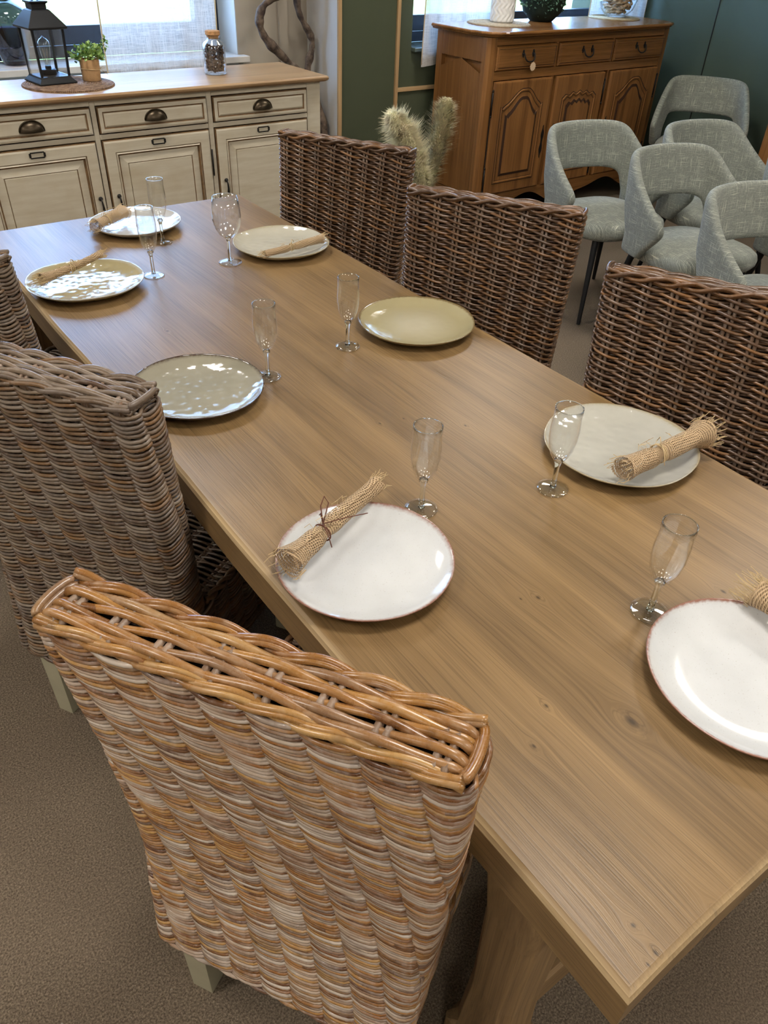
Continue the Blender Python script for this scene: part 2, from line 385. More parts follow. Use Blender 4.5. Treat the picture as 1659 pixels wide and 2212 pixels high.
def carpet():
    t = NT('brown_carpet'); v = t.coord('Object'); f = t.noise(v, 260., 3, .7); g = t.noise(v, 3., 3); s = t.noise(v, 90., 2)
    col = t.ramp(f, [(.3, srgb(80, 70, 58)), (.5, srgb(126, 112, 95)), (.72, srgb(174, 157, 135))]); col = t.mix(t.ramp(g, [(.4, 0.), (.7, .3)]), col, srgb(124, 108, 92))
    col = t.mix(t.ramp(s, [(.74, 0.), (.77, .6)]), col, srgb(206, 196, 180))
    t.set(Base_Color=col, Roughness=1., Specular_IOR_Level=.05); t.bump(f, .7, .006); return t.mat
M['carpet'] = carpet()
M['beige_wall'] = plain('beige_plaster', srgb(176, 164, 146), .9, var=.04, vscale=4, bump=.05, bscale=120)
M['white_wall'] = plain('white_plaster', srgb(206, 200, 190), .9, var=.03, vscale=4, bump=.05, bscale=120)
M['green'] = plain('olive_green_paint', srgb(74, 80, 58), .75, var=.06, vscale=3, bump=.06, bscale=200)
M['green_right'] = plain('green_paint_daylit', srgb(82, 98, 84), .6, var=.05, vscale=3)  # same green as the back wall, window daylight put into the colour
M['batten'] = wood('pine_batten', srgb(206, 172, 126), srgb(172, 134, 90), axis=2, rough=.6)
M['batten_h'] = wood('pine_batten_horizontal', srgb(206, 172, 126), srgb(172, 134, 90), axis=0, rough=.6)
M['sill'] = plain('white_sill', srgb(214, 206, 196), .35, var=.04)
M['sill_dark'] = plain('green_sill', srgb(92, 104, 96), .25)
M['frame'] = plain('anthracite_frame', srgb(38, 44, 56), .4)
M['ceil'] = plain('ceiling_white', srgb(222, 218, 208), .95)
M['lampdiff'] = plain('lamp_housing', srgb(235, 235, 232), .5)
M['pane'] = thin_glass('window_pane', (1, 1, 1), 1.)
M['foot'] = thin_glass('glass_foot', (.96, .97, .97), 1.3)
M['bowl'] = thin_glass('glass_bowl', (.985, .99, .99), 1.5)
M['lant_glass'] = thin_glass('lantern_glass', (.93, .95, .97), 1.6)
M['bulb'] = thin_glass('bulb_glass', (.90, .93, .92), 3.)
M['smoke'] = thin_glass('smoked_glass', (.42, .42, .50), 1.6)
M['stem'] = solid_glass('glass_stem')
M['linen'] = linen('linen_sheer', srgb(228, 214, 200), .30)
M['linen_w'] = linen('linen_white', srgb(236, 232, 226), .16)
M['burlap'] = burlap('burlap', srgb(212, 182, 144))
M['twine'] = plain('twine', srgb(206, 180, 136), .9)
M['twine_red'] = plain('raffia_brown', srgb(104, 62, 46), .8)
M['grass'] = plain('grass', srgb(126, 158, 66), .95, var=.35, vscale=2.5)
M['gravel'] = plain('pale_gravel', srgb(216, 206, 188), .95, var=.12, vscale=3)

TYAW = -0.025323
def T(x, y, z=0.):      # table frame -> room
    return (x*math.cos(TYAW)-y*math.sin(TYAW), x*math.sin(TYAW)+y*math.cos(TYAW), z)

# ------------------------------------------------------------------ room shell
XL, XR, YR, YB, YG, XP = -2.6, 5.2, -3.2, 4.42, 4.10, 2.47
def slab(name, args, mat, label=None, bevel=None):
    mb = MB(); mb.box(*args); o = part(name, mb, mat, bevel=bevel); return struct(o, label)
slab('floor', (XL-.3, XR+.3, YR-.3, YB+.3, -.12, 0), M['carpet'], 'brown flecked carpet floor')
slab('ceiling', (XL-.3, XR+.3, YR-.3, YB+.3, CEIL, CEIL+.2), M['ceil'])
def holed(name, x0, x1, y0, y1, hx0, hx1, hz0, hz1, mat, label):
    mb = MB(); mb.box(x0, hx0, y0, y1, 0, CEIL); mb.box(hx1, x1, y0, y1, 0, CEIL); mb.box(hx0, hx1, y0, y1, 0, hz0); mb.box(hx0, hx1, y0, y1, hz1, CEIL)
    return struct(part(name, mb, mat), label)
holed('wall_back_left', XL-.3, XP, YB, YB+.3, .30, 1.99, .90, 2.2, M['white_wall'], 'pale plastered wall with the window behind the painted sideboard')
slab('wall_back_left_plaster', (1.992, XP-.001, YB-.004, YB-.0005, 0, CEIL), M['beige_wall'], 'beige plastered strip of wall beside the window')
holed('wall_back_right', XP+.001, XR+.3, YG, YG+.62, 3.0, 5.1, .93, 2.2, M['green'], 'olive green wall with the window behind the wooden buffet')
slab('wall_partition', (XP-.012, XP, YG, YB, 0, CEIL), M['white_wall'], 'white return of the wall beside the green wall')
slab('wall_right', (XR, XR+.3, YR-.3, YG, 0, CEIL), M['green_right'], 'green panelled right wall')
slab('wall_left', (XL-.3, XL, YR-.3, YB, 0, CEIL), M['white_wall'])
slab('wall_front', (XL, XR, YR-.3, YR, 0, CEIL), M['white_wall'])
slab('trim_1', (XP-.014, XP+.010, YG-.014, YG-.0005, 0, CEIL), M['batten'], 'pale pine batten on the corner of the green wall')
slab('trim_2', (2.877, 2.899, YG-.014, YG-.0005, 0, CEIL), M['batten'], 'upright pale pine batten on the green wall')
slab('trim_3', (2.900, XR-.002, YG-.013, YG-.0005, .722, .744), M['batten_h'], 'level pale pine batten running behind the buffet')
slab('trim_4', (2.26, 2.315, YB-.022, YB-.005, 0, CEIL), M['beige_wall'], 'beige pipe casing in the wall corner')
slab('trim_5', (XR-.004, XR-.0003, 3.497, 3.503, .08, CEIL), M['iron'], 'dark joint between two green wall panels')
slab('baseboard_right', (XR-.016, XR-.0005, YR, YG-.015, 0, .09), M['green_right'])
slab('baseboard_back_right', (XP+.011, XR-.017, YG-.015, YG-.0005, 0, .09), M['green'])

def window(name, x0, x1, y, z0, z1, rail, stile, mull, label):
    root = bpy.data.objects.new(name, None); C.objects.link(root); root.location = (0, y, 0); struct(root, label)
    fr = MB(); d = .06
    fr.box(x0, x1, 0, d, z0, z0+.055); fr.box(x0, x1, 0, d, z1-.055, z1); fr.box(x0, x0+.055, 0, d, z0+.055, z1-.055); fr.box(x1-.055, x1, 0, d, z0+.055, z1-.055)
    part('window_frame', fr, M['frame'], root, bevel=.003)
    edges = [x0+.06] + list(mull) + [x1-.06]
    for a, b in zip(edges[:-1], edges[1:]):
        a += .004; b -= .004; s = MB(); r0 = z0+.06
        s.box(a, b, -.02, .045, r0, r0+rail); s.box(a, b, -.02, .045, z1-.06-.07, z1-.06); s.box(a, a+stile, -.02, .045, r0+rail, z1-.13); s.box(b-stile, b, -.02, .045, r0+rail, z1-.13)
        so = part('sash', s, M['frame'], root, bevel=.004)
        p = MB(); p.box(a+stile-.005, b-stile+.005, .008, .014, r0+rail-.005, z1-.125); part('pane', p, M['pane'], so)
    return root
w1 = window('window_1', .302, 1.988, YB+.20, .925, 2.198, .085, .085, (), 'dark framed window above the painted sideboard')
w2 = window('window_2', 3.002, 5.098, YG+.20, .955, 2.198, .085, .07, (), 'dark framed window above the wooden buffet')
mb = MB(); mb.box(.302, 1.988, YB-.001, YB+.2, .901, .924); mb.box(.27, 2.03, YB-.075, YB-.006, .893, .924); part('window_sill', mb, M['sill'], w1, loc=(0, -YB-.20, 0), bevel=.004)
mb = MB(); mb.box(3.002, 5.098, YG-.035, YG+.2, .932, .954); part('window_sill', mb, M['sill_dark'], w2, loc=(0, -YG-.20, 0), bevel=.004)
def ground(name, x0, x1, y0, y1, mat, label):
    mb = MB(); mb.box(x0, x1, y0, y1, -.5, -.35); return struct(part(name, mb, mat), label)
ground('ground_gravel', -14, 2.4, 4.8, 30, M['gravel'], 'pale bright yard outside the window behind the sideboard')
ground('ground_lawn', 2.4, 30, 4.8, 30, M['grass'], 'sunlit lawn outside the window behind the buffet')

# ceiling lamp housings
for i, (x, y) in enumerate(LAMP_XY):
    t = thing('ceiling_lamp_panel', 'square white ceiling lamp panel of the showroom', 'lamp', (x, y, CEIL), 0, 'square ceiling lamp panels')
    mb = MB()
    for a in ((-.30, .30, -.30, -.27), (-.30, .30, .27, .30), (-.30, -.27, -.27, .27), (.27, .30, -.27, .27)): mb.box(*a, -.035, -.0005)
    part('frame', mb, M['lampdiff'], t); mb = MB(); mb.box(-.27, .27, -.27, .27, -.028, -.0005); part('tray', mb, M['lampdiff'], t)

# ------------------------------------------------------------------ curtains
def curtain(x0, x1, y, z0, z1, mat, label, seed, amp=.012, waves=5):
    rnd = random.Random(seed); nx, nz = 60, 40; mb = MB(); V = []
    ph = [rnd.uniform(0, 6) for _ in range(3)]
    for j in range(nz+1):
        v = j/nz
        for i in range(nx+1):
            u = i/nx; z = z0+(z1-z0)*v
            yy = y + amp*math.sin(u*waves*6.28+ph[0])*(1-.6*v) + .5*amp*math.sin(u*waves*2.3*6.28+ph[1]+v*2)
            zz = z + (.012*math.sin(u*6+ph[2])*(1-v) if j == 0 else 0)
            xx = x0+(x1-x0)*u + .006*math.sin(v*9+ph[1])*(1-v)
            V.append((xx, yy, zz))
    mb.add(V, [(j*(nx+1)+i, j*(nx+1)+i+1, (j+1)*(nx+1)+i+1, (j+1)*(nx+1)+i) for j in range(nz) for i in range(nx)])
    t = thing('linen_curtain', label, 'curtain', (x0, y, z0), 0, 'sheer linen window curtains')
    cl = part('cloth', mb, mat, t, smooth=True, loc=(-x0, -y, -z0), recalc=False)
    hm = MB()
    for xe in (x0+.004, x1-.004): hm.tube([(xe+.006*math.sin(k/20*9+ph[1])*(1-k/20), y+amp*math.sin((0 if xe < (x0+x1)/2 else 1)*waves*6.28+ph[0])*(1-.6*k/20)-.002, z0+(z1-z0)*k/20) for k in range(21)], .0035, 5)
    part('hem', hm, M['twine'], t, smooth=True, loc=(-x0, -y, -z0))
    rd = MB(); rd.tube([(x0-.03, y+.004, z1+.006), (x1+.03, y+.004, z1+.006)], .006, 8); part('rod', rd, M['iron'], t, loc=(-x0, -y, -z0))
    return t
curtain(1.19, 1.83, YB-.105, .72, 2.25, M['linen'], 'sheer ivory linen curtain hanging behind the painted sideboard', 3, .008, 3)
curtain(3.03, 3.72, YG-.065, .87, 2.25, M['linen_w'], 'sheer white linen curtain at the left of the buffet window', 5, .008, 3)
curtain(4.50, 5.12, YG-.065, .87, 2.25, M['linen_w'], 'sheer white linen curtain behind the glass bowl on the buffet', 8, .008, 3)

# ------------------------------------------------------------------ dining table
TW, TL, TZ, TT = .9034, 2.5752, .76, .078
tab = thing('dining_table', 'long thick oak dining table laid with plates and glasses', 'table', (0, 0, 0), TYAW)
def slab_top(w, l, th, r=.009):
    mb = MB(); rings = []
    def ring(ins, z):
        pts = []; nx, ny = 18, 52
        for i in range(nx): pts.append((ins+(w-2*ins)*i/nx, ins, z))
        for i in range(ny): pts.append((w-ins, ins+(l-2*ins)*i/ny, z))
        for i in range(nx): pts.append((w-ins-(w-2*ins)*i/nx, l-ins, z))
        for i in range(ny): pts.append((ins, l-ins-(l-2*ins)*i/ny, z))
        wob = []
        for x, y, zz in pts:
            wv = .0022*math.sin(y*5.1+1)+.0014*math.sin(y*13+x*9)+.0012*math.sin(x*17)
            dx = wv if x < .1 else (-wv if x > w-.1 else 0); dy = wv if y < .1 else (-wv if y > l-.1 else 0)
            wob.append((x+dx*.7, y+dy*.7, zz))
        return wob
    for ins, z in ((.008, -th), (0, -th+.008), (0, -r), (r*.35, -r*.35), (r, 0)): rings.append(ring(ins, z))
    mb.loft(rings); return mb
part('tabletop', slab_top(TW, TL, TT), M['oak'], tab, loc=(0, 0, TZ))
def post(cx, cy):
    mb = MB(); rings = []
    for z, h, c in ((0, .058, .006), (.115, .058, .006), (.13, .047, .012), (.30, .044, .016), (.52, .047, .014), (.64, .054, .008), (TZ-TT, .056, .006)):
        rings.append([(cx+x, cy+y, z) for x, y in ((-h+c, -h), (h-c, -h), (h, -h+c), (h, h-c), (h-c, h), (-h+c, h), (-h, h-c), (-h, -h+c))])
    mb.loft(rings); return mb
px0, px1, py0, py1 = .085, TW-.085, .175, TL-.175
for cx in (px0, px1):
    for cy in (py0, py1): part('leg', post(cx, cy), M['oak_leg'], tab, bevel=.003)
for cy in (py0, py1):
    mb = MB(); mb.cbox(px0+.035, px1-.035, cy-.03, cy+.03, .17, .26, .006); part('cross_rail', mb, M['oak_rail'], tab)
    mb = MB(); mb.cbox(px0+.04, px1-.04, cy-.035, cy+.035, TZ-TT-.07, TZ-TT-.0005, .006); part('bearer', mb, M['oak_rail'], tab)
    for s in (-1, 1):
        mb = MB(); x0, z0, x1, z1 = (TW/2, .255, TW/2+s*.27, TZ-TT-.06)
        d = Vector((x1-x0, 0, z1-z0)).normalized(); n = Vector((d.z, 0, -d.x))*.028
        mb.prism([(x0-n.x, z0-n.z), (x0+n.x, z0+n.z), (x1+n.x, z1+n.z), (x1-n.x, z1-n.z)], cy-.024, cy+.024); part('brace', mb, M['oak_rail'], tab, bevel=.004)
mb = MB(); mb.cbox(TW/2-.045, TW/2+.045, py0+.031, py1-.031, .18, .24, .006); part('stretcher', mb, M['oak_leg'], tab)

# ------------------------------------------------------------------ wicker chairs
ZS, ZT, ZB = .455, .985, .235          # seat, top and lower rim heights
def lerp_prof(tab_, z): return float(np.interp(z, [a for a, _ in tab_], [b for _, b in tab_]))
YO = [(.0, .0), (.235, .0), (.32, .014), (.42, .026), (.52, .032), (.62, .030), (.72, .022), (.82, .012), (.92, .002), (1.05, -.010)]
TH = [(.0, .085), (.46, .085), (.60, .072), (.80, .062), (.985, .058)]
HW = [(.0, .212), (.235, .214), (.5, .224), (.985, .243)]
DEPTH = .555
NB = 8                                 # stake intervals across the back
def ring_xy(z, low, M_):
    hw, yo = lerp_prof(HW, z), lerp_prof(YO, z); yi = DEPTH if low else yo+lerp_prof(TH, z); ns = 10 if low else 1
    pts = []
    for (a, b, n) in (((-hw, yo), (hw, yo), NB), ((hw, yo), (hw, yi), ns), ((hw, yi), (-hw, yi), NB), ((-hw, yi), (-hw, yo), ns)):
        k = n*M_
        for i in range(k): pts.append((a[0]+(b[0]-a[0])*i/k, a[1]+(b[1]-a[1])*i/k))
    P = np.array(pts)
    for _ in range(6): P = (np.roll(P, 1, 0)+2*P+np.roll(P, -1, 0))/4
    Tn = np.roll(P, -1, 0)-np.roll(P, 1, 0); Tn /= np.linalg.norm(Tn, axis=1)[:, None]+1e-9
    return P, np.stack([Tn[:, 1], -Tn[:, 0]], 1)
def wale(z, j, low, h, r, rng, M_=6, rib=0., drift=0., bias=.55):
    P, Nn = ring_xy(z, low, M_); n = len(P); q0 = np.arange(n)/M_; N = n/M_
    q = q0-(ZT-z)*drift
    ph = ((q+j)/3.) % 1.
    g = np.tanh(1.7*(1.6*np.cos(2*np.pi*(ph-1/3))+bias))
    fq = (q+.5) % 1.; saw = np.where(fq < .80, fq/.80, (1-fq)/.20); saw = (np.roll(saw, 1)+2*saw+np.roll(saw, -1))/4-.5
    tri = np.where(ph < 2/3, -h/2+h*1.5*ph, h/2-h*3*(ph-2/3))
    for _ in range(3): tri = (np.roll(tri, 1)+2*tri+np.roll(tri, -1))/4
    A = r+.0038
    dip = .0012*np.cos(2*np.pi*q)
    d = A*g + np.where(g > 0, -dip, dip)*1. + rng.normal(0, .0003) + rib*saw*np.where(g > 0, 1., .3)
    zz = z+tri+rib*.95*saw+rng.normal(0, .0006) + .0007*np.sin(q*.9+rng.uniform(0, 6))
    if not low:
        yo_, th_ = lerp_prof(YO, z), lerp_prof(TH, z); d = d*np.clip(1-2*(P[:, 1]-yo_-.15*th_)/(.7*th_), -1, 1)
    X = P+Nn*d[:, None]
    yo_sh = np.interp(zz, [a for a, _ in YO], [b for _, b in YO])-lerp_prof(YO, z)
    w = np.clip((lerp_prof(YO, z)+.09-X[:, 1])/.05, 0, 1) if low else 1.
    X[:, 1] += yo_sh*w
    mb = MB(); mb.tube(np.column_stack([X, zz]), r*rng.uniform(.9, 1.08), 6, closed=True); return mb
def swag(z, j, low, h, r, rng, amp, drift, M_=8):
    """one strand that lies outside for one interval and behind for the next, sagging between the ribs"""
    P, Nn = ring_xy(z, low, M_); n = len(P); q = np.arange(n)/M_-(ZT-z)*drift; c = (q+j) % 2.; A = r+.0036
    d = A*np.interp(c, [0, .18, .50, .95, 1.10, 1.28, 1.5, 1.8, 2.0], [-.10, .50, .95, 1.22, 1.15, -.6, -1, -1, -.10])
    zz = amp*np.interp(c, [0, .15, .35, .60, 1.0, 1.15, 2.0], [.35, -.10, -.50, -.36, .35, .45, .35])
    d = (np.roll(d, 1)+4*d+np.roll(d, -1))/6; zz = (np.roll(zz, 1)+2*zz+np.roll(zz, -1))/4
    zz = z+zz+rng.normal(0, .0005)+.0006*np.sin(q*.9+rng.uniform(0, 6)); X = P+Nn*(d+rng.normal(0, .0003))[:, None]
    sh = np.interp(zz, [a for a, _ in YO], [b for _, b in YO])-lerp_prof(YO, z)
    X[:, 1] += sh*(np.clip((lerp_prof(YO, z)+.09-X[:, 1])/.05, 0, 1) if low else 1.)
    mb = MB(); mb.tube(np.column_stack([X, zz]), r*rng.uniform(.92, 1.08), 6, closed=True); return mb
def stake_xs(): return [(-1+2*(i+.5)/NB) for i in range(NB)]

def chair_meshes(h, r, seed, amp=0., drift=0., bias=.55):
    """list of (part name, mesh, material slot key, kind)"""
    rng = np.random.default_rng(seed); out = []
    zs = np.arange(ZB+.012, ZT-.012, h)
    for k, z in enumerate(zs):
        low = z < ZS-.004
        for j in range(2 if amp else 3):
            mb = swag(z, j, low, h, r, rng, amp, drift) if amp else wale(z, j, low, h, r, rng, 6, 0., drift, bias)
            out.append(('rattan_strand', mb.mesh('rattan_strand', True), 'weave'))
    # stakes, in pairs, up the back and over the top
    for i, fx in enumerate(stake_xs()):
        mb = MB()
        for o in (-.0055, .0055):
            pts = []
            for z in np.linspace(ZB, ZT-.012, 16): pts.append((fx*lerp_prof(HW, z)+o, lerp_prof(YO, z), z))
            yo, yi = lerp_prof(YO, ZT), lerp_prof(YO, ZT)+lerp_prof(TH, ZT)
            for a in np.linspace(0, math.pi, 9): pts.append((fx*lerp_prof(HW, ZT)+o, (yo+yi)/2-(yi-yo)/2*math.copysign(abs(math.cos(a))**.6, math.cos(a)), ZT-.012+.0145*math.sin(a)**.6))
            for z in np.linspace(ZT-.012, ZS, 12): pts.append((fx*lerp_prof(HW, z)+o, lerp_prof(YO, z)+lerp_prof(TH, z)+.0025, z))
            mb.tube(pts, .0046, 5)
        out.append(('stake', mb.mesh('stake', True), 'stake'))
    for s in (-1, 1):                                                       # side stakes of the seat box and front stakes
        for i in range(10):
            y = lerp_prof(YO, .3)+(DEPTH-lerp_prof(YO, .3))*(i+.5)/10; mb = MB()
            for o in (-.005, .005): mb.tube([(s*lerp_prof(HW, z), y+o, z) for z in (ZB, .25, .35, ZS)], .0042, 5)
            out.append(('stake', mb.mesh('stake', True), 'stake'))
    # canes along the top, over and under the stakes
    yo, yi = lerp_prof(YO, ZT), lerp_prof(YO, ZT)+lerp_prof(TH, ZT); hw = lerp_prof(HW, ZT)
    S = 2*hw/NB; xs = np.linspace(-hw+.004, hw-.004, 90)
    for c in range(6):
        y = yo+.005+(yi-yo-.010)*(c+.2)/5.4
        ph = math.pi*(c % 2)
        z = ZT+.0035+.0034*np.cos(np.pi*(xs+hw-S/2)/S+ph); z[0:3] -= np.array([.012, .006, .002]); z[-3:] -= np.array([.002, .006, .012])
        yy = y+.0018*np.sin(xs*31+c*2)+.0016*np.cos(np.pi*(xs+hw)/(2*S)+c)
        mb = MB(); mb.tube(np.column_stack([xs, yy, z]), .0051*rng.uniform(.88, 1.12), 7); out.append(('rim_cane', mb.mesh('rim_cane', True), 'rim'))
    # plaited border along the front and rear top edges
    for (yb, n, amp, zup) in ((yi+.003, 2, .0068, .002), (yo-.003, 2, .0042, -.005)):
        for b in range(n):
            ph = 2*math.pi*b/n
            for k in range(2):
                a = 2*np.pi*(xs+hw)/(2.*S)*1.+ph
                rr = .0042*rng.uniform(.9, 1.1)
                mb = MB(); mb.tube(np.column_stack([xs, yb+(amp*.62)*np.sin(a)+.0035*k, ZT-.001+zup+amp*np.cos(a)+.003*k]), rr, 6)
                out.append(('rim_cane', mb.mesh('rim_cane', True), 'rim'))
    for s in (-1, 1):                                                       # cane bent round each end of the rim
        mb = MB()
        for k in range(3):
            pts = [(s*(hw-.006+.006*math.sin(a)-.004*k), (yo+yi)/2-(yi-yo)/2*1.02*math.cos(a), ZT+.004-.006*k+.002*math.sin(a)) for a in np.linspace(0, math.pi, 12)]
            mb.tube(pts, .005, 6)
        out.append(('rim_end', mb.mesh('rim_end', True), 'rim'))
    # bottom rim
    for k in range(2):
        P, Nn = ring_xy(ZB, True, 4); q = np.arange(len(P))/4.
        X = P+Nn*(.005*np.sin(np.pi*q+math.pi*k))[:, None]; zz = ZB+.004+.004*np.cos(np.pi*q+math.pi*k)
        mb = MB(); mb.tube(np.column_stack([X, zz]), .0048, 6, closed=True); out.append(('lower_rim', mb.mesh('lower_rim', True), 'weave'))
    # seat weave
    hs = lerp_prof(HW, ZS); y0 = lerp_prof(YO, ZS)+lerp_prof(TH, ZS)+.008; ny = int((DEPTH-.006-y0)/(r*2.25))
    for i in range(ny):
        y = y0+(DEPTH-.006-y0)*(i+.5)/ny; xx = np.linspace(-hs+.002, hs-.002, 49)
        mb = MB(); mb.tube(np.column_stack([xx, np.full(49, y)+.0008*np.sin(xx*40+i), ZS+.003+.0052*np.cos(np.pi*(xx+hs-S/2)/S+math.pi*(i % 2))]), r*1.02, 6)
        out.append(('seat_strand', mb.mesh('seat_strand', True), 'weave'))
    mb = MB()
    for fx in stake_xs():
        for o in (-.005, .005): mb.tube([(fx*hs+o, y0, ZS+.002), (fx*hs+o, DEPTH, ZS+.002)], .0042, 5)
    out.append(('seat_stakes', mb.mesh('seat_stakes', True), 'stake'))
    for s in (-1, 1):
        mb = MB()
        for k in range(2):
            aa = np.linspace(0, 1, 60)
            mb.tube([(s*(hs+.002)+.005*math.sin(t*40+k*math.pi), y0+(DEPTH-y0)*t, ZS+.006+.005*math.cos(t*40+k*math.pi)) for t in aa], .005, 6)
        out.append(('seat_border', mb.mesh('seat_border', True), 'weave'))
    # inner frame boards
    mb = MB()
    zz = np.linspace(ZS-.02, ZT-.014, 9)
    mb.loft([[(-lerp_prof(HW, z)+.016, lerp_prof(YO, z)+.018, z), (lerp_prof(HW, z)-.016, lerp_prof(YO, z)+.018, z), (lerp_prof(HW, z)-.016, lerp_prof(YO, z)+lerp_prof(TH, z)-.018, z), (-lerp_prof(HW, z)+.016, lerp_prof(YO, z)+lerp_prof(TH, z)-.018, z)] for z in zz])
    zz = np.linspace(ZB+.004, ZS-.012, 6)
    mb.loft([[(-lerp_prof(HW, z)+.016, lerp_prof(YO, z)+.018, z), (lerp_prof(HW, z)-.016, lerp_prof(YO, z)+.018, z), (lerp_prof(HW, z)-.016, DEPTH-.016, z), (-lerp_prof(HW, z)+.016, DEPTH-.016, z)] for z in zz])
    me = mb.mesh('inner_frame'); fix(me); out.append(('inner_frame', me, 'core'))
    for sx in (-1, 1):
        for yy in (lerp_prof(YO, .235)+.043, DEPTH-.045):
            cx = sx*(lerp_prof(HW, .235)-.039); mb = MB()
            mb.loft([[(cx-a, yy-a, z), (cx+a, yy-a, z), (cx+a, yy+a, z), (cx-a, yy+a, z)] for a, z in ((.0205, 0), (.0235, .26))])
            me = mb.mesh('leg'); fix(me); out.append(('leg', me, 'leg'))
    return out
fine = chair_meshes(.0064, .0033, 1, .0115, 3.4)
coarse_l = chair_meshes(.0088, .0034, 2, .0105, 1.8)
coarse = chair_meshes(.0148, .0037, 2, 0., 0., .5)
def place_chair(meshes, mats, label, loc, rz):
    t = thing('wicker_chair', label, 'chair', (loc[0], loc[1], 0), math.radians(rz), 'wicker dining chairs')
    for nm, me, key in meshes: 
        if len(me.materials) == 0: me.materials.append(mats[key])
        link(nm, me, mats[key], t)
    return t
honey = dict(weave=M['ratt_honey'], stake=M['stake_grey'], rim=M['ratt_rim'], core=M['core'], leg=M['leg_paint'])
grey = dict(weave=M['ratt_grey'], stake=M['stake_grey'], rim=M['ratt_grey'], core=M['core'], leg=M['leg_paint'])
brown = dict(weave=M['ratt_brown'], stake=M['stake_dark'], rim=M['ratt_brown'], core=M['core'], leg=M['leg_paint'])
place_chair(fine, honey, 'honey and whitewashed wicker chair nearest the camera, seen from behind', (-.200, .390), -59.9)
place_chair(coarse_l, grey, 'greyish wicker chair behind the honey coloured wicker chair', (-.190, 1.152), -60)
place_chair(coarse_l, grey, 'greyish wicker chair cut by the left edge of the photo', (-.210, 1.848), -60)
place_chair(coarse, brown, 'dark brown wicker chair nearest the painted sideboard', (1.200, 2.188), 117.5)
place_chair(coarse, brown, 'dark brown wicker chair behind the empty olive cream plate', (1.177, 1.454), 122.2)
place_chair(coarse, brown, 'dark brown wicker chair at the right edge, behind the plate with flared napkin', (1.170, .746), 120)

# ------------------------------------------------------------------ plates
def plate(label, xy, R, col, rim, rimw_off=.003, hammered=0., speck=0., irr=.012, seed=0, centre=None, under=None, rough=.12, group='dinner plates on the oak table'):
    rnd = random.Random(seed); ph = [rnd.uniform(0, 6.28) for _ in range(4)]
    def rf(t, r, z):
        e = 1+irr*(math.sin(2*t+ph[0])+.6*math.sin(3*t+ph[1])+.35*math.sin(7*t+ph[2]))*(r/R)**2
        return r*e, z+(irr*.10*math.sin(3*t+ph[3]) if r > .8*R else 0)
    mb = MB()
    prof = [(0, .0065), (R*.3, .0065), (R*.6, .007), (R*.74, .0085), (R*.84, .0125), (R*.92, .018), (R*.975, .0228), (R*.995, .0242), (R, .0236), (R*.995, .0215), (R*.95, .0165), (R*.86, .0085), (R*.74, .003), (R*.6, .0012), (R*.58, 0), (R*.54, 0), (R*.53, .002), (0, .002)]
    mb.lathe(prof, 96, rfun=rf)
    o = part('dinner_plate', mb, ceramic('glaze_'+str(seed), col, rim, hammered, speck, rough, R-rimw_off, centre), smooth=True, loc=T(xy[0], xy[1], TZ+.0004), rot=(0, 0, TYAW))
    return tag(o, label, 'plate', group)
W_, BR = srgb(214, 215, 214), srgb(150, 108, 92)
plate('white speckled plate with brown rim and napkin at the near left', (.1405, .658), .1415, W_, BR, .0022, speck=.35, irr=.004, seed=1)
plate('white speckled plate with brown rim at the near end of the table', (.449, .170), .1425, W_, BR, .0022, speck=.35, irr=.004, seed=2)
plate('cream dimpled plate with fraying napkin beside the rightmost wicker chair', (.752, .662), .150, srgb(190, 187, 175), srgb(172, 158, 128), .0025, .30, irr=.014, seed=3)
plate('empty olive cream plate in front of the middle dark wicker chair', (.759, 1.328), .147, srgb(172, 160, 122), srgb(112, 90, 56), .002, .07, irr=.008, seed=4, centre=srgb(194, 184, 156))
plate('cream plate with slim napkin in front of the farthest dark wicker chair', (.749, 1.998), .146, srgb(194, 188, 170), srgb(180, 170, 142), .0025, .2, irr=.014, seed=5)
plate('empty grey beige dimpled plate with dark edge beside the grey wicker chair', (.153, 1.306), .142, srgb(158, 152, 133), srgb(66, 46, 36), .0025, .30, irr=.006, seed=6)
plate('yellowish plate with fringed napkin near the left table edge', (.148, 1.996), .150, srgb(174, 161, 122), srgb(186, 182, 170), .003, .26, irr=.016, seed=7)
plate('pale grey plate with napkin at the far end of the table', (.443, 2.395), .142, srgb(196, 195, 192), srgb(184, 180, 174), .003, .16, irr=.010, seed=8)

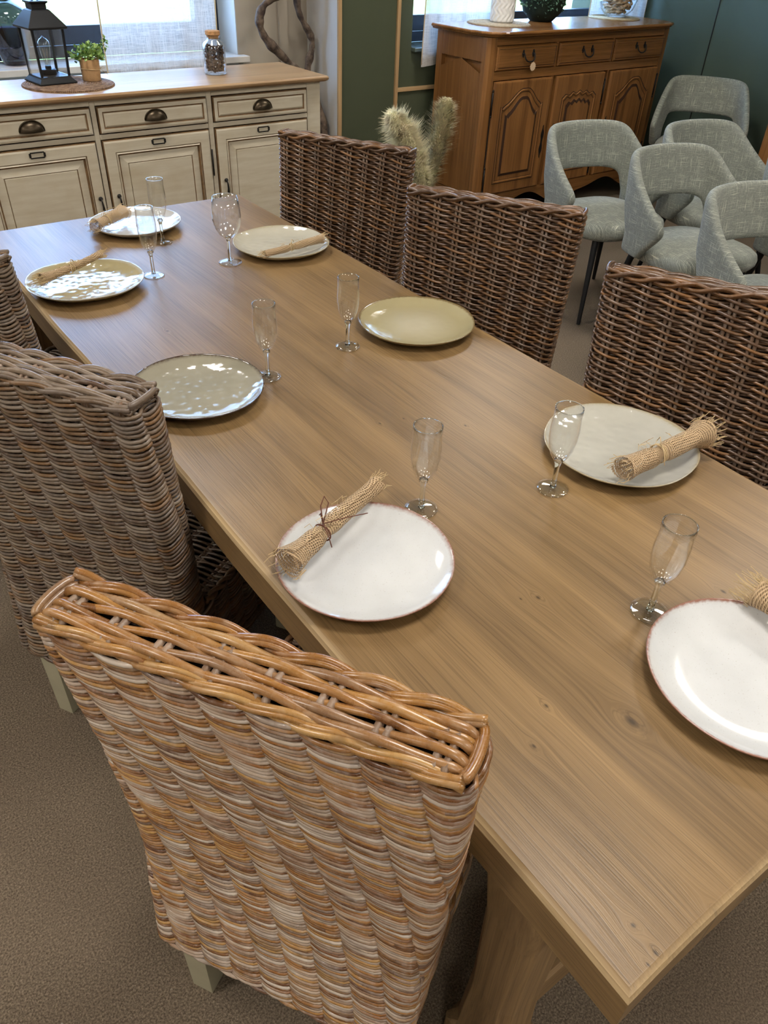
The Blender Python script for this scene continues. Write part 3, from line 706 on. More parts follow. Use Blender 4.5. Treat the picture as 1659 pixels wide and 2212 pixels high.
# ------------------------------------------------------------------ glasses
def flute_meshes(h, top, belly, foot, stemh, seed, wine=False):
    b = MB(); zb = stemh
    prof_o = [(.0035, zb), (.009, zb+.004), (.016, zb+.014), (belly*.86, zb+(h-zb)*.28), (belly*.98, zb+(h-zb)*.46), (belly, zb+(h-zb)*.62), (top*1.0+.0002, zb+(h-zb)*.85), (top, h-.0006), (top-.0004, h)]
    prof_i = [(top-.0011, h-.0004), (top-.0012, zb+(h-zb)*.85), (belly-.0013, zb+(h-zb)*.62), (belly*.98-.0013, zb+(h-zb)*.46), (belly*.86-.0014, zb+(h-zb)*.28), (.0135, zb+.0155), (.006, zb+.008), (0, zb+.007)]
    if wine:
        pr = [(.004, 0), (.014, .004), (.026, .014), (.0355, .032), (.0405, .052), (.0415, .066), (.0400, .085), (top, h-zb)]
        prof_o = [(r, zb+z) for r, z in pr]; prof_i = [(r-.0013, zb+z+(.0012 if z < .05 else -.0003)) for r, z in pr[::-1]][:-1]+[(0, zb+.004)]
    b.lathe(prof_o+prof_i, 40)
    rim = MB(); rim.tube([(top*math.cos(a)-.0005*math.cos(a), (top-.0005)*math.sin(a), h) for a in np.linspace(0, 2*math.pi, 48, endpoint=False)], .0009, 6, closed=True)
    s = MB(); s.lathe([(0, .0055), (.0065, .0058), (.0050, .010), (.0045, .02), (.0045, stemh-.012), (.0055, stemh-.004), (.0085, stemh+.003), (.006, stemh+.0062), (0, stemh+.0064)], 20)
    f = MB(); f.lathe([(0, .0008), (foot*.9, .0006), (foot, .0012), (foot, .0022), (foot*.7, .0036), (foot*.3, .0050), (0, .0056)], 40)
    out = []
    for nm, mb, k in (('bowl', b, 'bowl'), ('rim', rim, 'stem'), ('stem', s, 'stem'), ('foot', f, 'foot')):
        me = mb.mesh(nm, True); fix(me); me.materials.append(M[k]); out.append((nm, me))
    return out
FL = flute_meshes(.172, .0245, .0262, .029, .060, 0)
FT = flute_meshes(.186, .0240, .0260, .029, .064, 0)
WG = flute_meshes(.186, .0350, .0415, .0335, .070, 0, True)
def glass(meshes, name, label, xy, cat, group):
    t = thing(name, label, cat, T(xy[0], xy[1], TZ+.0004), 0, group)
    for nm, me in meshes: link(nm, me, None, t)
g_ = 'clear champagne flutes on the oak table'
glass(FL, 'champagne_flute', 'clear champagne flute beside the plate at the near table end', (.446, .337), 'glass', g_)
glass(FL, 'champagne_flute', 'clear champagne flute overlapping the cream plate with fraying napkin', (.551, .645), 'glass', g_)
glass(FL, 'champagne_flute', 'clear champagne flute behind the near left white plate', (.309, .729), 'glass', g_)
glass(FL, 'champagne_flute', 'clear champagne flute beside the empty olive cream plate', (.551, 1.329), 'glass', g_)
glass(FL, 'champagne_flute', 'clear champagne flute beside the empty grey beige plate', (.316, 1.296), 'glass', g_)
glass(FT, 'champagne_flute', 'clear champagne flute beside the yellowish plate', (.332, 1.984), 'glass', g_)
glass(FT, 'champagne_flute', 'farthest clear champagne flute, beside the far end plate', (.461, 2.225), 'glass', g_)
glass(WG, 'wine_glass', 'round bowled clear wine glass beside the far right cream plate', (.561, 1.969), 'glass', None)

# ------------------------------------------------------------------ burlap napkins
def napkin(label, p0, p1, r0, r1, z, seed, tie='twine', flare=(1., 1.), tiepos=.42, fr=(1, 1), arch=.0):
    rnd = random.Random(seed); a = Vector((*p0, 0)); b = Vector((*p1, 0)); L = (b-a).length; ang = math.atan2(b.y-a.y, b.x-a.x)
    t = thing('burlap_napkin', label, 'napkin', T(p0[0], p0[1], z), TYAW+ang, 'rolled burlap napkins on plates')
    nu, nv = 40, 46; V = []; UV = []; turns = 2.15
    for i in range(nu+1):
        u = i/nu; r = r0+(r1-r0)*u
        r *= (1-.30*math.exp(-((u-tiepos)/.055)**2)); r *= 1+(flare[0]-1)*max(0, 1-u*6)**1.5+(flare[1]-1)*max(0, 1-(1-u)*6)**1.5
        for j in range(nv+1):
            v = j/nv; th = v*turns*2*math.pi+seed; rr = r*(.55+.45*v)*(1+.05*math.sin(3*th+u*9+seed)); 
            jit = .004*math.sin(5*v*6.28+seed) * (1 if i in (0, nu) else 0)
            V.append((u*L+jit, rr*math.cos(th), rr*math.sin(th)*.92+arch*u*u)); UV.append((u*L/.0046, v*turns*2*math.pi*r*.8/.0046))
    mb = MB(); mb.add(V, [(i*(nv+1)+j, (i+1)*(nv+1)+j, (i+1)*(nv+1)+j+1, i*(nv+1)+j+1) for i in range(nu) for j in range(nv)])
    part('cloth', mb, M['burlap'], t, smooth=True, uv=UV, recalc=False)
    f = MB()
    for e, n in ((0, fr[0]), (1, fr[1])):
        for k in range(int(34*n)):
            th = rnd.uniform(0, 6.28); r = (r0 if e == 0 else r1)*rnd.uniform(.6, 1.)*flare[e]; x = e*L; s = 1 if e else -1; ln = rnd.uniform(.006, .020)*(1 if n <= 1 else 1.35)
            zc = arch if e else 0
            q = [(x-s*.004, r*math.cos(th), zc+r*math.sin(th)*.92), (x+s*ln*.6, r*1.02*math.cos(th)+rnd.uniform(-.002, .002), zc+r*1.0*math.sin(th)*.92), (x+s*ln*1.25, r*1.06*math.cos(th)+rnd.uniform(-.004, .004), max(-r0*.9, zc+r*1.0*math.sin(th)+rnd.uniform(-.004, .004)))]
            f.tube(q, .0006, 3)
    for k in range(12):                       # loose threads along the roll
        u = rnd.uniform(.2, .7)*L; th = rnd.uniform(.4, 2.6); r = (r0+r1)/2
        f.tube([(u, r*.9*math.cos(th), r*.9*math.sin(th)), (u+rnd.uniform(-.01, .01), r*1.3*math.cos(th), r*1.3*math.sin(th)), (u+rnd.uniform(-.02, .02), r*1.4*math.cos(th+.3), r*1.35*math.sin(th+.3))], .0005, 3)
    part('fringe', f, M['twine'], t, kind='stuff')
    w = MB(); rt_ = (r0+(r1-r0)*tiepos)*.80
    for k in range(2 if tie == 'twine' else 1): w.tube([(tiepos*L+(k-.5)*.004, rt_*math.cos(q), rt_*math.sin(q)*.95+arch*tiepos**2) for q in np.linspace(0, 6.2832, 22, endpoint=False)], .0013, 5, closed=True)
    zt = rt_+.001+arch*tiepos**2
    w.tube([(tiepos*L, 0, zt), (tiepos*L+.010, .012, zt+.006), (tiepos*L+.022, .020, zt-.001), (tiepos*L+.030, .030, zt-rt_)], .0009, 4)
    w.tube([(tiepos*L, 0, zt), (tiepos*L-.010, -.010, zt+.006), (tiepos*L-.018, -.024, zt-.003), (tiepos*L-.024, -.034, zt-rt_)], .0009, 4)
    if tie != 'twine':
        w.tube([(tiepos*L, 0, zt), (tiepos*L+.018, .018, zt+.016), (tiepos*L+.036, .024, zt+.022), (tiepos*L+.034, .014, zt+.014), (tiepos*L, 0, zt+.001)], .001, 4)
        w.tube([(tiepos*L, 0, zt), (tiepos*L+.028, -.022, zt+.004), (tiepos*L+.055, -.048, zt+.008)], .001, 4)
    part('tie', w, M['twine'] if tie == 'twine' else M['twine_red'], t, smooth=True)
napkin('open ended burlap napkin roll tied with dark raffia on the near left plate', (.020, .690), (.250, .782), .022, .015, TZ+.0455, 1, 'raffia', (1.4, 1.15), .36, (.5, 1))
napkin('burlap napkin roll with a fringed end on the yellowish plate', (.040, 2.008), (.222, 2.080), .016, .010, TZ+.037, 2, 'twine', (1.25, 1.2), .5, (1.3, 1), .012)
napkin('short burlap napkin roll on the far end plate', (.300, 2.345), (.425, 2.440), .017, .024, TZ+.041, 3, 'twine', (1.5, 1.1), .38, (1, .6))
napkin('slim burlap napkin roll on the far right cream plate', (.640, 1.900), (.852, 1.924), .011, .014, TZ+.033, 4, 'twine', (1.1, 1.15), .45, (.6, .8), .004)
napkin('burlap napkin with a flared fraying end on the cream dimpled plate', (.650, .575), (.875, .568), .024, .022, TZ+.0495, 5, 'twine', (1.15, 1.6), .42, (.7, 1.8), .004)
napkin('burlap napkin cut by the right edge of the photo', (.572, .252), (.560, .045), .019, .018, TZ+.043, 6, 'twine', (1.4, 1.1), .45, (1.6, 1))

# ------------------------------------------------------------------ panel helper
def rect_outline(x0, x1, z0, z1):
    return lambda i: [(x0+i, z0+i), (x1-i, z0+i), (x1-i, z1-i), (x0+i, z1-i)]
def panel(name, outline, rings, mats, parent, yb=.0, bevel=None):
    """rings: (inset, y, material index of the band that leads to it); y grows away from the viewer"""
    mb = MB(); R0 = [(x, yb, z) for x, z in outline(0)]
    rr = [R0]+[[(x, y, z) for x, z in outline(i)] for i, y, _ in rings]
    mb.loft(rr, mids=[m for _, _, m in rings]); return part(name, mb, mats, parent, bevel=bevel)

# ------------------------------------------------------------------ painted sideboard
SY = 3.45
sb = thing('painted_sideboard', 'cream distressed sideboard with three drawers, three doors and a waxed wood top', 'sideboard', (0, SY, 0))
X0, X1, SD = .192, 1.911, .41
mb = MB(); mb.box(X0+.012, X1-.012, .03, SD, .10, .932); mb.box(X0, X0+.014, .012, SD, .0, .932); mb.box(X1-.014, X1, .012, SD, .0, .932)
part('carcass', mb, M['cream'], sb)
mb = MB()
for a in ((X0, X0+.076, .07, .933), (X1-.076, X1, .07, .933), (.775, .797, .10, .933), (1.303, 1.327, .10, .933)): mb.box(a[0], a[1], .0, .030, a[2], a[3])
for z0, z1 in ((.912, .933), (.782, .802), (.075, .12)):
    for xa, xb in ((X0+.076, .775), (.797, 1.303), (1.327, X1-.076)): mb.box(xa, xb, .0005, .029, z0, z1)
part('face_frame', mb, M['cream'], sb, bevel=.0025)
mb = MB(); mb.box(X0-.012, X1+.012, -.012, SD, 0.0, .072); part('plinth', mb, M['cream'], sb, bevel=.006)
tp = MB(); prof = [(-.004, .934), (.020, .936), (.031, .944), (.033, .952), (.028, .960)]
tp.loft([[(X0-e, -e, z), (X1+e, -e, z), (X1+e, SD+.012, z), (X0-e, SD+.012, z)] for e, z in prof]); part('worktop', tp, M['waxed'], sb, bevel=.003)
mb = MB(); mb.box(X1-.004, X1+.004, .05, SD-.03, .79, .90); mb.box(X1-.004, X1+.004, .05, SD-.03, .14, .76); part('side_panel', mb, M['cream'], sb, bevel=.003)
def cup_pull(parent, cx, cz):
    mb = MB(); V = []; n, m = 18, 8
    for i in range(m+1):
        b = i/m*math.pi/2
        for k in range(n+1):
            a = math.pi*k/n
            V.append((cx+.047*math.cos(a)*math.cos(b*.0)*math.sin(math.pi/2-b*.0)*(1 if i == 0 else math.cos(b)), -.028*math.sin(b)-.0005, cz-.012+.036*math.sin(a)*(1 if i == 0 else math.cos(b))+.0))
    mb.add(V, [(i*(n+1)+k, i*(n+1)+k+1, (i+1)*(n+1)+k+1, (i+1)*(n+1)+k) for i in range(m) for k in range(n)])
    mb.tube([(cx-.050, -.002, cz-.013), (cx-.03, -.016, cz-.013), (cx, -.024, cz-.013), (cx+.03, -.016, cz-.013), (cx+.050, -.002, cz-.013)], .0028, 6)
    mb.tube([(cx+.049*math.cos(a), -.002, cz-.012+.038*math.sin(a)) for a in np.linspace(0, math.pi, 20)], .003, 6)
    return part('cup_pull', mb, M['bronze'], parent, smooth=True, recalc=False)
def label_holder(parent, cx, cz, y):
    mb = MB(); w, h = .028, .012
    mb.box(cx-w, cx+w, y-.003, y-.0003, cz+h-.004, cz+h); mb.box(cx-w, cx+w, y-.003, y-.0003, cz-h, cz-h+.004)
    mb.box(cx-w-.005, cx-w+.003, y-.003, y-.0003, cz-h+.004, cz+h-.004); mb.box(cx+w-.003, cx+w+.005, y-.003, y-.0003, cz-h+.004, cz+h-.004)
    return part('label_holder', mb, M['iron'], parent)
def drop_pull(parent, cx, cz, y):
    mb = MB()
    mb.lathe([(0, 0), (.008, .001), (.0095, .006), (.006, .011), (0, .0125)], 14)
    V = [(cx+a, y-.0003-c, cz+b) for a, b, c in mb.v]; mb.v = V
    mb.tube([(cx, y-.010, cz), (cx+.001, y-.016, cz-.012), (cx+.004, y-.014, cz-.035), (cx+.005, y-.010, cz-.052), (cx+.005, y-.008, cz-.062)], [.003, .0035, .0045, .006, .004], 8)
    return part('drop_pull', mb, M['iron'], parent, smooth=True)
cols = ((.277, .771), (.801, 1.299), (1.331, 1.829))
for i, (a, b) in enumerate(cols):
    dr = panel('drawer', rect_outline(a, b, .806, .908), [(0, .0, 1), (.003, -.010, 1), (.010, -.012, 0), (.018, -.012, 0), (.021, -.0085, 1), (.024, -.0085, 1), (.030, -.012, 0)], [M['cream'], M['glaze']], sb, .028)
    p = cup_pull(dr, (a+b)/2, .857); p.location = (0, -.012, 0)
    dd = panel('door', rect_outline(a, b, .124, .778), [(0, .0, 1), (.003, -.008, 1), (.010, -.010, 0), (.048, -.010, 0), (.051, -.006, 1), (.056, -.012, 0), (.060, -.003, 1), (.064, -.003, 1), (.096, -.009, 0), (.099, -.006, 1), (.101, -.009, 0)], [M['cream'], M['glaze']], sb, .028)
    label_holder(dd, (a+b)/2, .755, -.010)
    drop_pull(dd, b-.024 if i == 0 else a+.030, .553, -.010)
    hx = a-.002 if i == 0 else b+.003
    if i < 2:
        for hz in (.64, .25):
            mb = MB(); mb.tube([(hx, -.012, hz-.055), (hx, -.012, hz+.055)], .0038, 8); mb.lathe([(0, -.062), (.004, -.058), (.0038, -.055)], 8, (hx, -.012, hz)); part('hinge', mb, M['iron'], dd, smooth=True)

# ------------------------------------------------------------------ things on the sideboard
SZ = .9605
def woven_mat(name, label, xy, z, R, cols_, group, scallop=0., ring=.009):
    t = NT(name+'_fibre'); tc = t.coord('Object'); nz = t.noise(tc, 60., 3); sp = t.n('ShaderNodeSeparateXYZ', Vector=tc)
    an = t.math('ARCTAN2', sp.outputs[1], sp.outputs[0]); rr = t.math('SQRT', t.math('ADD', t.math('MULTIPLY', sp.outputs[0], sp.outputs[0]), t.math('MULTIPLY', sp.outputs[1], sp.outputs[1])))
    br = t.math('SINE', t.math('ADD', t.math('MULTIPLY', an, 150.), t.math('MULTIPLY', rr, 700.)))
    t.set(Base_Color=t.mix(t.ramp(t.math('ADD', nz, t.math('MULTIPLY', br, .12)), [(.35, 0.), (.65, 1.)]), cols_[0], cols_[1]), Roughness=.85); t.bump(br, .5, .003)
    mb = MB(); n = max(3, int(R/ring)); prof = [(0, .0005), (R, .0005)]
    q = [(R+.0005, .002)]
    for k in range(n, 0, -1):
        rc = R*(k-.5)/n; hw = R/n/2
        for a in (.75, .5, .25): q.append((rc+hw*math.cos(math.pi*(1-a))*-1, .003+.0030*math.sin(math.pi*a)))
    q.append((0, .004))
    def rf(tt, r, z_): return (r*(1+scallop*math.sin(tt*26)*(max(0, r/R-.85)/.15)), z_)
    mb.lathe(prof+q, 72, rfun=rf)
    return tag(part(name, mb, t.mat, smooth=True, loc=(xy[0], xy[1], z)), label, 'mat', group)
woven_mat('round_placemat', 'round brown woven placemat under the black lantern', (.775, 3.662), SZ, .188, (srgb(112, 84, 64), srgb(178, 146, 116)), 'round woven mats')

def lantern():
    t = thing('lantern', 'black metal lantern with a bulb, on the round placemat', 'lantern', (.722, 3.722, SZ+.0068), math.radians(6)); t.scale = (.84, .84, .87)
    mb = MB(); mb.loft([[(-a, -a, z), (a, -a, z), (a, a, z), (-a, a, z)] for a, z in ((.096, 0), (.096, .006), (.078, .024), (.076, .030))]); part('base', mb, M['black'], t, bevel=.002)
    for sx in (-1, 1):
        for sy in (-1, 1):
            mb = MB(); mb.loft([[(sx*a-.005, sy*a-.005, z), (sx*a+.005, sy*a-.005, z), (sx*a+.005, sy*a+.005, z), (sx*a-.005, sy*a+.005, z)] for a, z in ((.070, .030), (.076, .225))]); part('post', mb, M['black'], t)
    for k in range(4):
        mb = MB(); mb.box(-.066, .066, -.0745, -.0725, .031, .222); part('glass_pane', mb, M['lant_glass'], t, rot=(0, 0, k*math.pi/2))
    mb = MB(); mb.loft([[(-a, -a, z), (a, -a, z), (a, a, z), (-a, a, z)] for a, z in ((.088, .224), (.096, .228), (.096, .234), (.046, .296), (.040, .300))]); part('roof', mb, M['black'], t, bevel=.002)
    mb = MB(); mb.loft([[(-a, -a, z), (a, -a, z), (a, a, z), (-a, a, z)] for a, z in ((.036, .300), (.036, .322), (.044, .326), (.044, .332))]); part('chimney', mb, M['black'], t, bevel=.002)
    mb = MB(); mb.tube([(.040*math.cos(a), 0, .332+.045+.045*math.sin(a)) for a in np.linspace(-1.35, math.pi+1.35, 24)], .004, 8); part('ring_handle', mb, M['bronze'], t, smooth=True)
    mb = MB(); mb.lathe([(0, .031), (.034, .031), (.036, .035), (.036, .052), (.032, .055), (.015, .056), (.014, .068), (0, .068)], 28); part('lamp_base', mb, M['black'], t, smooth=True, autosmooth=40)
    mb = MB(); mb.lathe([(.011, .066), (.013, .075), (.022, .115), (.0275, .150), (.026, .168), (.016, .180), (.006, .184), (.003, .190), (0, .191)], 24); part('bulb', mb, M['bulb'], t, smooth=True)
    mb = MB()
    for k in range(6):
        a = k*1.05; mb.tube([(.004*math.cos(a), .004*math.sin(a), .07), (.008*math.cos(a+.6), .008*math.sin(a+.6), .10), (.012*math.cos(a+1), .012*math.sin(a+1), .14)], .0006, 4)
    part('filament', mb, M['twine'], t)
lantern()

def leafy(mb, c, n, r, size, rng, up=.4, shape='round'):
    for _ in range(n):
        d = rng.normal(size=3); d /= np.linalg.norm(d); d[2] = abs(d[2])*up+d[2]*(1-up) if up < 1 else abs(d[2])
        p = np.array(c)+d*np.array(r)*rng.uniform(.55, 1.); s = size*rng.uniform(.7, 1.2)
        t1 = d+rng.normal(size=3)*.5; t1 /= np.linalg.norm(t1); t2 = np.cross(t1, rng.normal(size=3)); t2 /= np.linalg.norm(t2)
        nn = np.cross(t1, t2)*.15*s
        mb.add([p-t1*s*.1, p+t1*s*.5+t2*s*.42+nn, p+t1*s*1.1, p+t1*s*.5-t2*s*.42+nn], [(0, 1, 2), (0, 2, 3)])
def leafmat(name, a, b):
    t = NT(name); nz = t.noise(t.coord('Object'), 45., 2); t.set(Base_Color=t.mix(t.ramp(nz, [(.35, 0.), (.65, 1.)]), a, b), Roughness=.45); return t.mat
t = thing('potted_plant', 'small green potted plant in a kraft paper pot on the placemat', 'plant', (.888, 3.690, SZ+.0068))
M['kraft'] = plain('kraft_paper', srgb(186, 148, 104), .85, var=.12, vscale=60, bump=.1, bscale=200)
mb = MB(); mb.lathe([(0, 0), (.037, .0), (.0385, .004), (.041, .07), (.040, .080), (.036, .080), (.034, .062), (0, .060)], 28, rfun=lambda a, r, z: (r*(1+.02*math.sin(3*a+z*40)), z)); pot = part('pot', mb, M['kraft'], t, smooth=True, autosmooth=50)
mb = MB(); mb.tube([(.0412*math.cos(a), .0412*math.sin(a), .044+.002*math.sin(a*2)) for a in np.linspace(0, 6.283, 30, endpoint=False)], .0012, 5, closed=True); mb.tube([(.041, .0, .044), (.055, -.004, .048), (.063, -.008, .044), (.052, -.006, .042), (.041, 0, .044), (.055, -.012, .030), (.066, -.022, .020)], .0010, 5); part('string', mb, M['twine'], pot)
rng = np.random.default_rng(3); mb = MB(); leafy(mb, (0, 0, .085), 150, (.062, .055, .050), .020, rng, .7)
for cx, cy, cz in ((.075, .0, .128), (.082, .005, .142), (-.07, 0, .11), (-.04, 0, .07), (.0, -.03, .13), (.066, .0, .115)): leafy(mb, (cx, cy, cz), 9, (.012, .012, .012), .015, rng, .5)
part('foliage', mb, leafmat('plant_leaf', srgb(70, 116, 56), srgb(168, 196, 108)), t, kind='stuff', recalc=False)
mb = MB()
for k in range(12):
    a = k*.52; q = .05*(.5+.5*((k*7) % 5)/5); mb.tube([(0, 0, .062), (q*.4*math.cos(a), q*.4*math.sin(a), .085), (q*math.cos(a), q*math.sin(a), .11)], .0012, 4)
mb.tube([(0, 0, .062), (.045, 0, .10), (.08, .005, .142)], .0012, 4); part('stems', mb, M['grass'], t)

t = thing('stone_jar', 'corked glass jar of brown stones on the sideboard', 'jar', (1.472, 3.672, SZ))
mb = MB(); mb.lathe([(0, .002), (.047, .001), (.052, .006), (.052, .110), (.046, .126), (.030, .136), (.029, .150), (.031, .152), (.031, .156), (.027, .156), (.026, .138), (.043, .124), (.049, .108), (.049, .008), (.045, .005), (0, .005)], 36); part('jar_glass', mb, M['lant_glass'], t, smooth=True, autosmooth=60)
mb = MB(); mb.lathe([(0, .142), (.0255, .142), (.029, .1565), (.0335, .158), (.0335, .172), (.031, .174), (0, .174)], 28); part('cork', mb, plain('cork', srgb(188, 142, 96), .9, var=.25, vscale=80), t, smooth=True, autosmooth=40)
mb = MB(); rnd = random.Random(4)
for k in range(330):
    a = rnd.uniform(0, 6.28); rr = .041*math.sqrt(rnd.uniform(.25, 1)); z = .012+rnd.uniform(0, .102); s = rnd.uniform(.005, .0075)
    V = []; 
    for zz, w in ((-.6, .75), (.1, 1.0), (.7, .6)):
        for q in range(5): V.append((rr*math.cos(a)+s*w*math.cos(q*1.257+k), rr*math.sin(a)+s*w*math.sin(q*1.257+k), z+s*zz))
    mb.add(V, [(i*5+q, i*5+(q+1) % 5, (i+1)*5+(q+1) % 5, (i+1)*5+q) for i in range(2) for q in range(5)]+[(4, 3, 2, 1, 0), (10, 11, 12, 13, 14)])
part('stones', mb, plain('brown_stones', srgb(92, 66, 54), .7, var=.6, vscale=120), t, smooth=True, kind='stuff')

t = thing('smoked_vase', 'large smoked glass bottle vase on the window sill behind the lantern', 'vase', (.80, 4.505, .9245))
mb = MB(); mb.lathe([(0, .002), (.050, .0), (.058, .008), (.082, .08), (.106, .16), (.114, .20), (.104, .235), (.060, .265), (.028, .285), (.024, .33), (.030, .345), (.027, .345), (.021, .33), (.025, .284), (.058, .261), (.100, .233), (.110, .20), (.102, .16), (.078, .08), (.054, .011), (0, .008)], 40); part('bottle', mb, M['smoke'], t, smooth=True)
mb = MB(); mb.lathe([(0, .30), (.0205, .30), (.0235, .347), (.025, .36), (0, .362)], 20); part('stopper', mb, M['kraft'], t, smooth=True, autosmooth=50)
t = thing('dried_flower_bunch', 'brown dried flower bunch on the sill at the left edge', 'dried flowers', (.545, 4.50, .9245))
rng = np.random.default_rng(5); mb = MB()
for k in range(1500):
    h = rng.uniform(.02, .5); a = rng.uniform(0, 6.28); rr = rng.uniform(0, .085)*(.5+.5*math.sin(min(h, .45)/.5*3.0)); p = np.array((rr*math.cos(a), rr*math.sin(a), h)); d = rng.normal(size=3)*.5+np.array((math.cos(a), math.sin(a), .8)); d /= np.linalg.norm(d); q = np.cross(d, rng.normal(size=3)); q /= np.linalg.norm(q); s = rng.uniform(.012, .03)
    mb.add([p, p+d*s*.6+q*s*.16, p+d*s, p+d*s*.6-q*s*.16], [(0, 1, 2), (0, 2, 3)])
part('seed_heads', mb, plain('dried_flower', srgb(122, 96, 64), .95, var=.5, vscale=40), t, kind='stuff', recalc=False)
mb = MB()
for k in range(14): a = k*.45; mb.tube([(.01*math.cos(a), .01*math.sin(a), .001), (.03*math.cos(a), .03*math.sin(a), .22), (.07*math.cos(a), .07*math.sin(a), .46)], .0016, 4)
part('stems', mb, M['twine'], t)

# ------------------------------------------------------------------ twisted branches behind the sideboard
def smooth_path(P, n=80):
    P = np.array(P, float); t = np.linspace(0, 1, len(P)); tt = np.linspace(0, 1, n); out = np.column_stack([np.interp(tt, t, P[:, i]) for i in range(P.shape[1])])
    for _ in range(int(n/len(P)*3)): out[1:-1] = (out[:-2]+2*out[1:-1]+out[2:])/4
    return out
def bark():
    t = NT('grey_brown_bark'); v = t.coord('Object'); a = t.noise(v, 24., 5, .65); b = t.noise(v, 8., 3)
    c = t.mix(t.ramp(a, [(.38, 0.), (.6, 1.)]), srgb(58, 44, 34), srgb(112, 94, 78)); c = t.mix(t.ramp(b, [(.60, 0.), (.72, .8)]), c, srgb(190, 178, 162)); t.set(Base_Color=c, Roughness=.8); t.bump(a, .6, .006); return t.mat
M['bark'] = bark()
def branch(label, P, r):
    pth = smooth_path(P, 110); n = len(pth); rr = np.array([r*(1+.18*math.sin(i*.45)+.1*math.sin(i*1.13))*(1.05-.35*i/n)*(1 if i < n*.9 else max(.12, (n-i)/(n*.1))) for i in range(n)])
    mb = MB(); mb.tube(pth, rr, 9); o = part('twisted_branch', mb, M['bark'], smooth=True); return tag(o, label, 'branch', 'twisted branches behind the sideboard')
branch('twisted grey branch looping left behind the sideboard', [(2.36, 4.10, .001), (2.40, 4.14, .30), (2.415, 4.18, .55), (2.36, 4.2, .76), (2.25, 4.2, .855), (2.13, 4.2, .955), (2.035, 4.2, 1.03), (2.005, 4.2, 1.12), (2.06, 4.2, 1.195), (2.17, 4.2, 1.225), (2.25, 4.2, 1.30), (2.22, 4.2, 1.5), (2.28, 4.2, 1.7), (2.25, 4.2, 1.92)], .025)
branch('twisted pale flecked branch beside the white wall return', [(2.30, 4.27, .001), (2.36, 4.28, .28), (2.415, 4.24, .50), (2.425, 4.22, .64), (2.37, 4.26, .78), (2.345, 4.26, .86), (2.40, 4.26, .96), (2.385, 4.26, 1.03), (2.315, 4.26, 1.10), (2.285, 4.26, 1.20), (2.33, 4.26, 1.36), (2.30, 4.26, 1.6), (2.34, 4.26, 1.85), (2.31, 4.26, 2.05)], .021)

# ------------------------------------------------------------------ pampas grass
M['pampas'] = plain('pampas_fluff', srgb(250, 228, 186), .95, var=.22, vscale=14)
def plume(label, P, R, seed):
    rng = np.random.default_rng(seed); pth = smooth_path(P, 60); t = thing('pampas_plume', label, 'pampas grass', tuple(pth[0]), 0, 'pampas plumes in the floor vase')
    base = pth[0]; mb = MB(); mb.tube(pth-base, np.linspace(.004, .0015, 60), 5); part('stem', mb, M['twine'], t, smooth=True)
    cr = MB(); cr.tube((pth-base)[21:], [R*.36*(math.sin(math.pi*min(1, v*.86+.12))**.8) for v in np.linspace(0, 1, 39)], 8); part('plume_core', cr, M['pampas'], t, smooth=True)
    h = MB(); V = []; Fs = []
    for k in range(17000):
        u = rng.uniform(.34, 1.); i = min(58, int(u*59)); p = pth[i]-base; tg = pth[i+1]-pth[i]; tg /= np.linalg.norm(tg)
        v = (u-.34)/.66; w = R*(math.sin(math.pi*min(1, v*.84+.14))**.75)
        d = rng.normal(size=3); d -= tg*(d@tg); d /= np.linalg.norm(d); ln = w*rng.uniform(.35, 1.0)*(1.35 if rng.uniform() < .18 else 1.)*(1+.10*math.sin(u*40+3*math.atan2(d[1], d[0])))
        a = p+d*.002; b = p+d*ln*.60+tg*ln*.42; c = p+d*ln*.98+tg*ln*.62+np.array((0, 0, -.012))*rng.uniform(0, 1.4)
        s = np.cross(d, tg)*.0010
        q = len(V); V += [a-s, a+s, b-s, b+s, c]; Fs += [(q, q+1, q+3, q+2), (q+2, q+3, q+4)]
    h.add(V, Fs); part('fluff', h, M['pampas'], t, kind='stuff', recalc=False)
PB = (2.50, 3.30)
plume('cream pampas plume leaning left in front of the green wall', [(PB[0]+.015, PB[1], .06), (PB[0]+.02, PB[1], .25), (PB[0]-.02, PB[1], .42), (PB[0]-.10, PB[1], .58), (PB[0]-.19, PB[1], .72), (PB[0]-.27, PB[1], .80)], .108, 1)
plume('upright cream pampas plume beside the buffet', [(PB[0]-.015, PB[1]+.02, .06), (PB[0]+.01, PB[1]+.02, .25), (PB[0]+.05, PB[1]+.02, .45), (PB[0]+.085, PB[1]+.02, .62), (PB[0]+.115, PB[1]+.02, .76), (PB[0]+.13, PB[1]+.02, .83)], .096, 2)
mb = MB(); mb.lathe([(0, 0), (.06, 0), (.085, .02), (.10, .10), (.085, .20), (.05, .28), (.042, .33), (.050, .35), (.045, .35), (.037, .33), (.045, .28), (.078, .20), (.09, .10), (.07, .03), (0, .025)], 32)
tag(part('floor_vase', mb, plain('grey_stoneware', srgb(120, 110, 98), .6, var=.15), smooth=True, loc=(PB[0]+.0, PB[1]+.01, 0)), 'grey floor vase that holds the pampas plumes', 'vase')

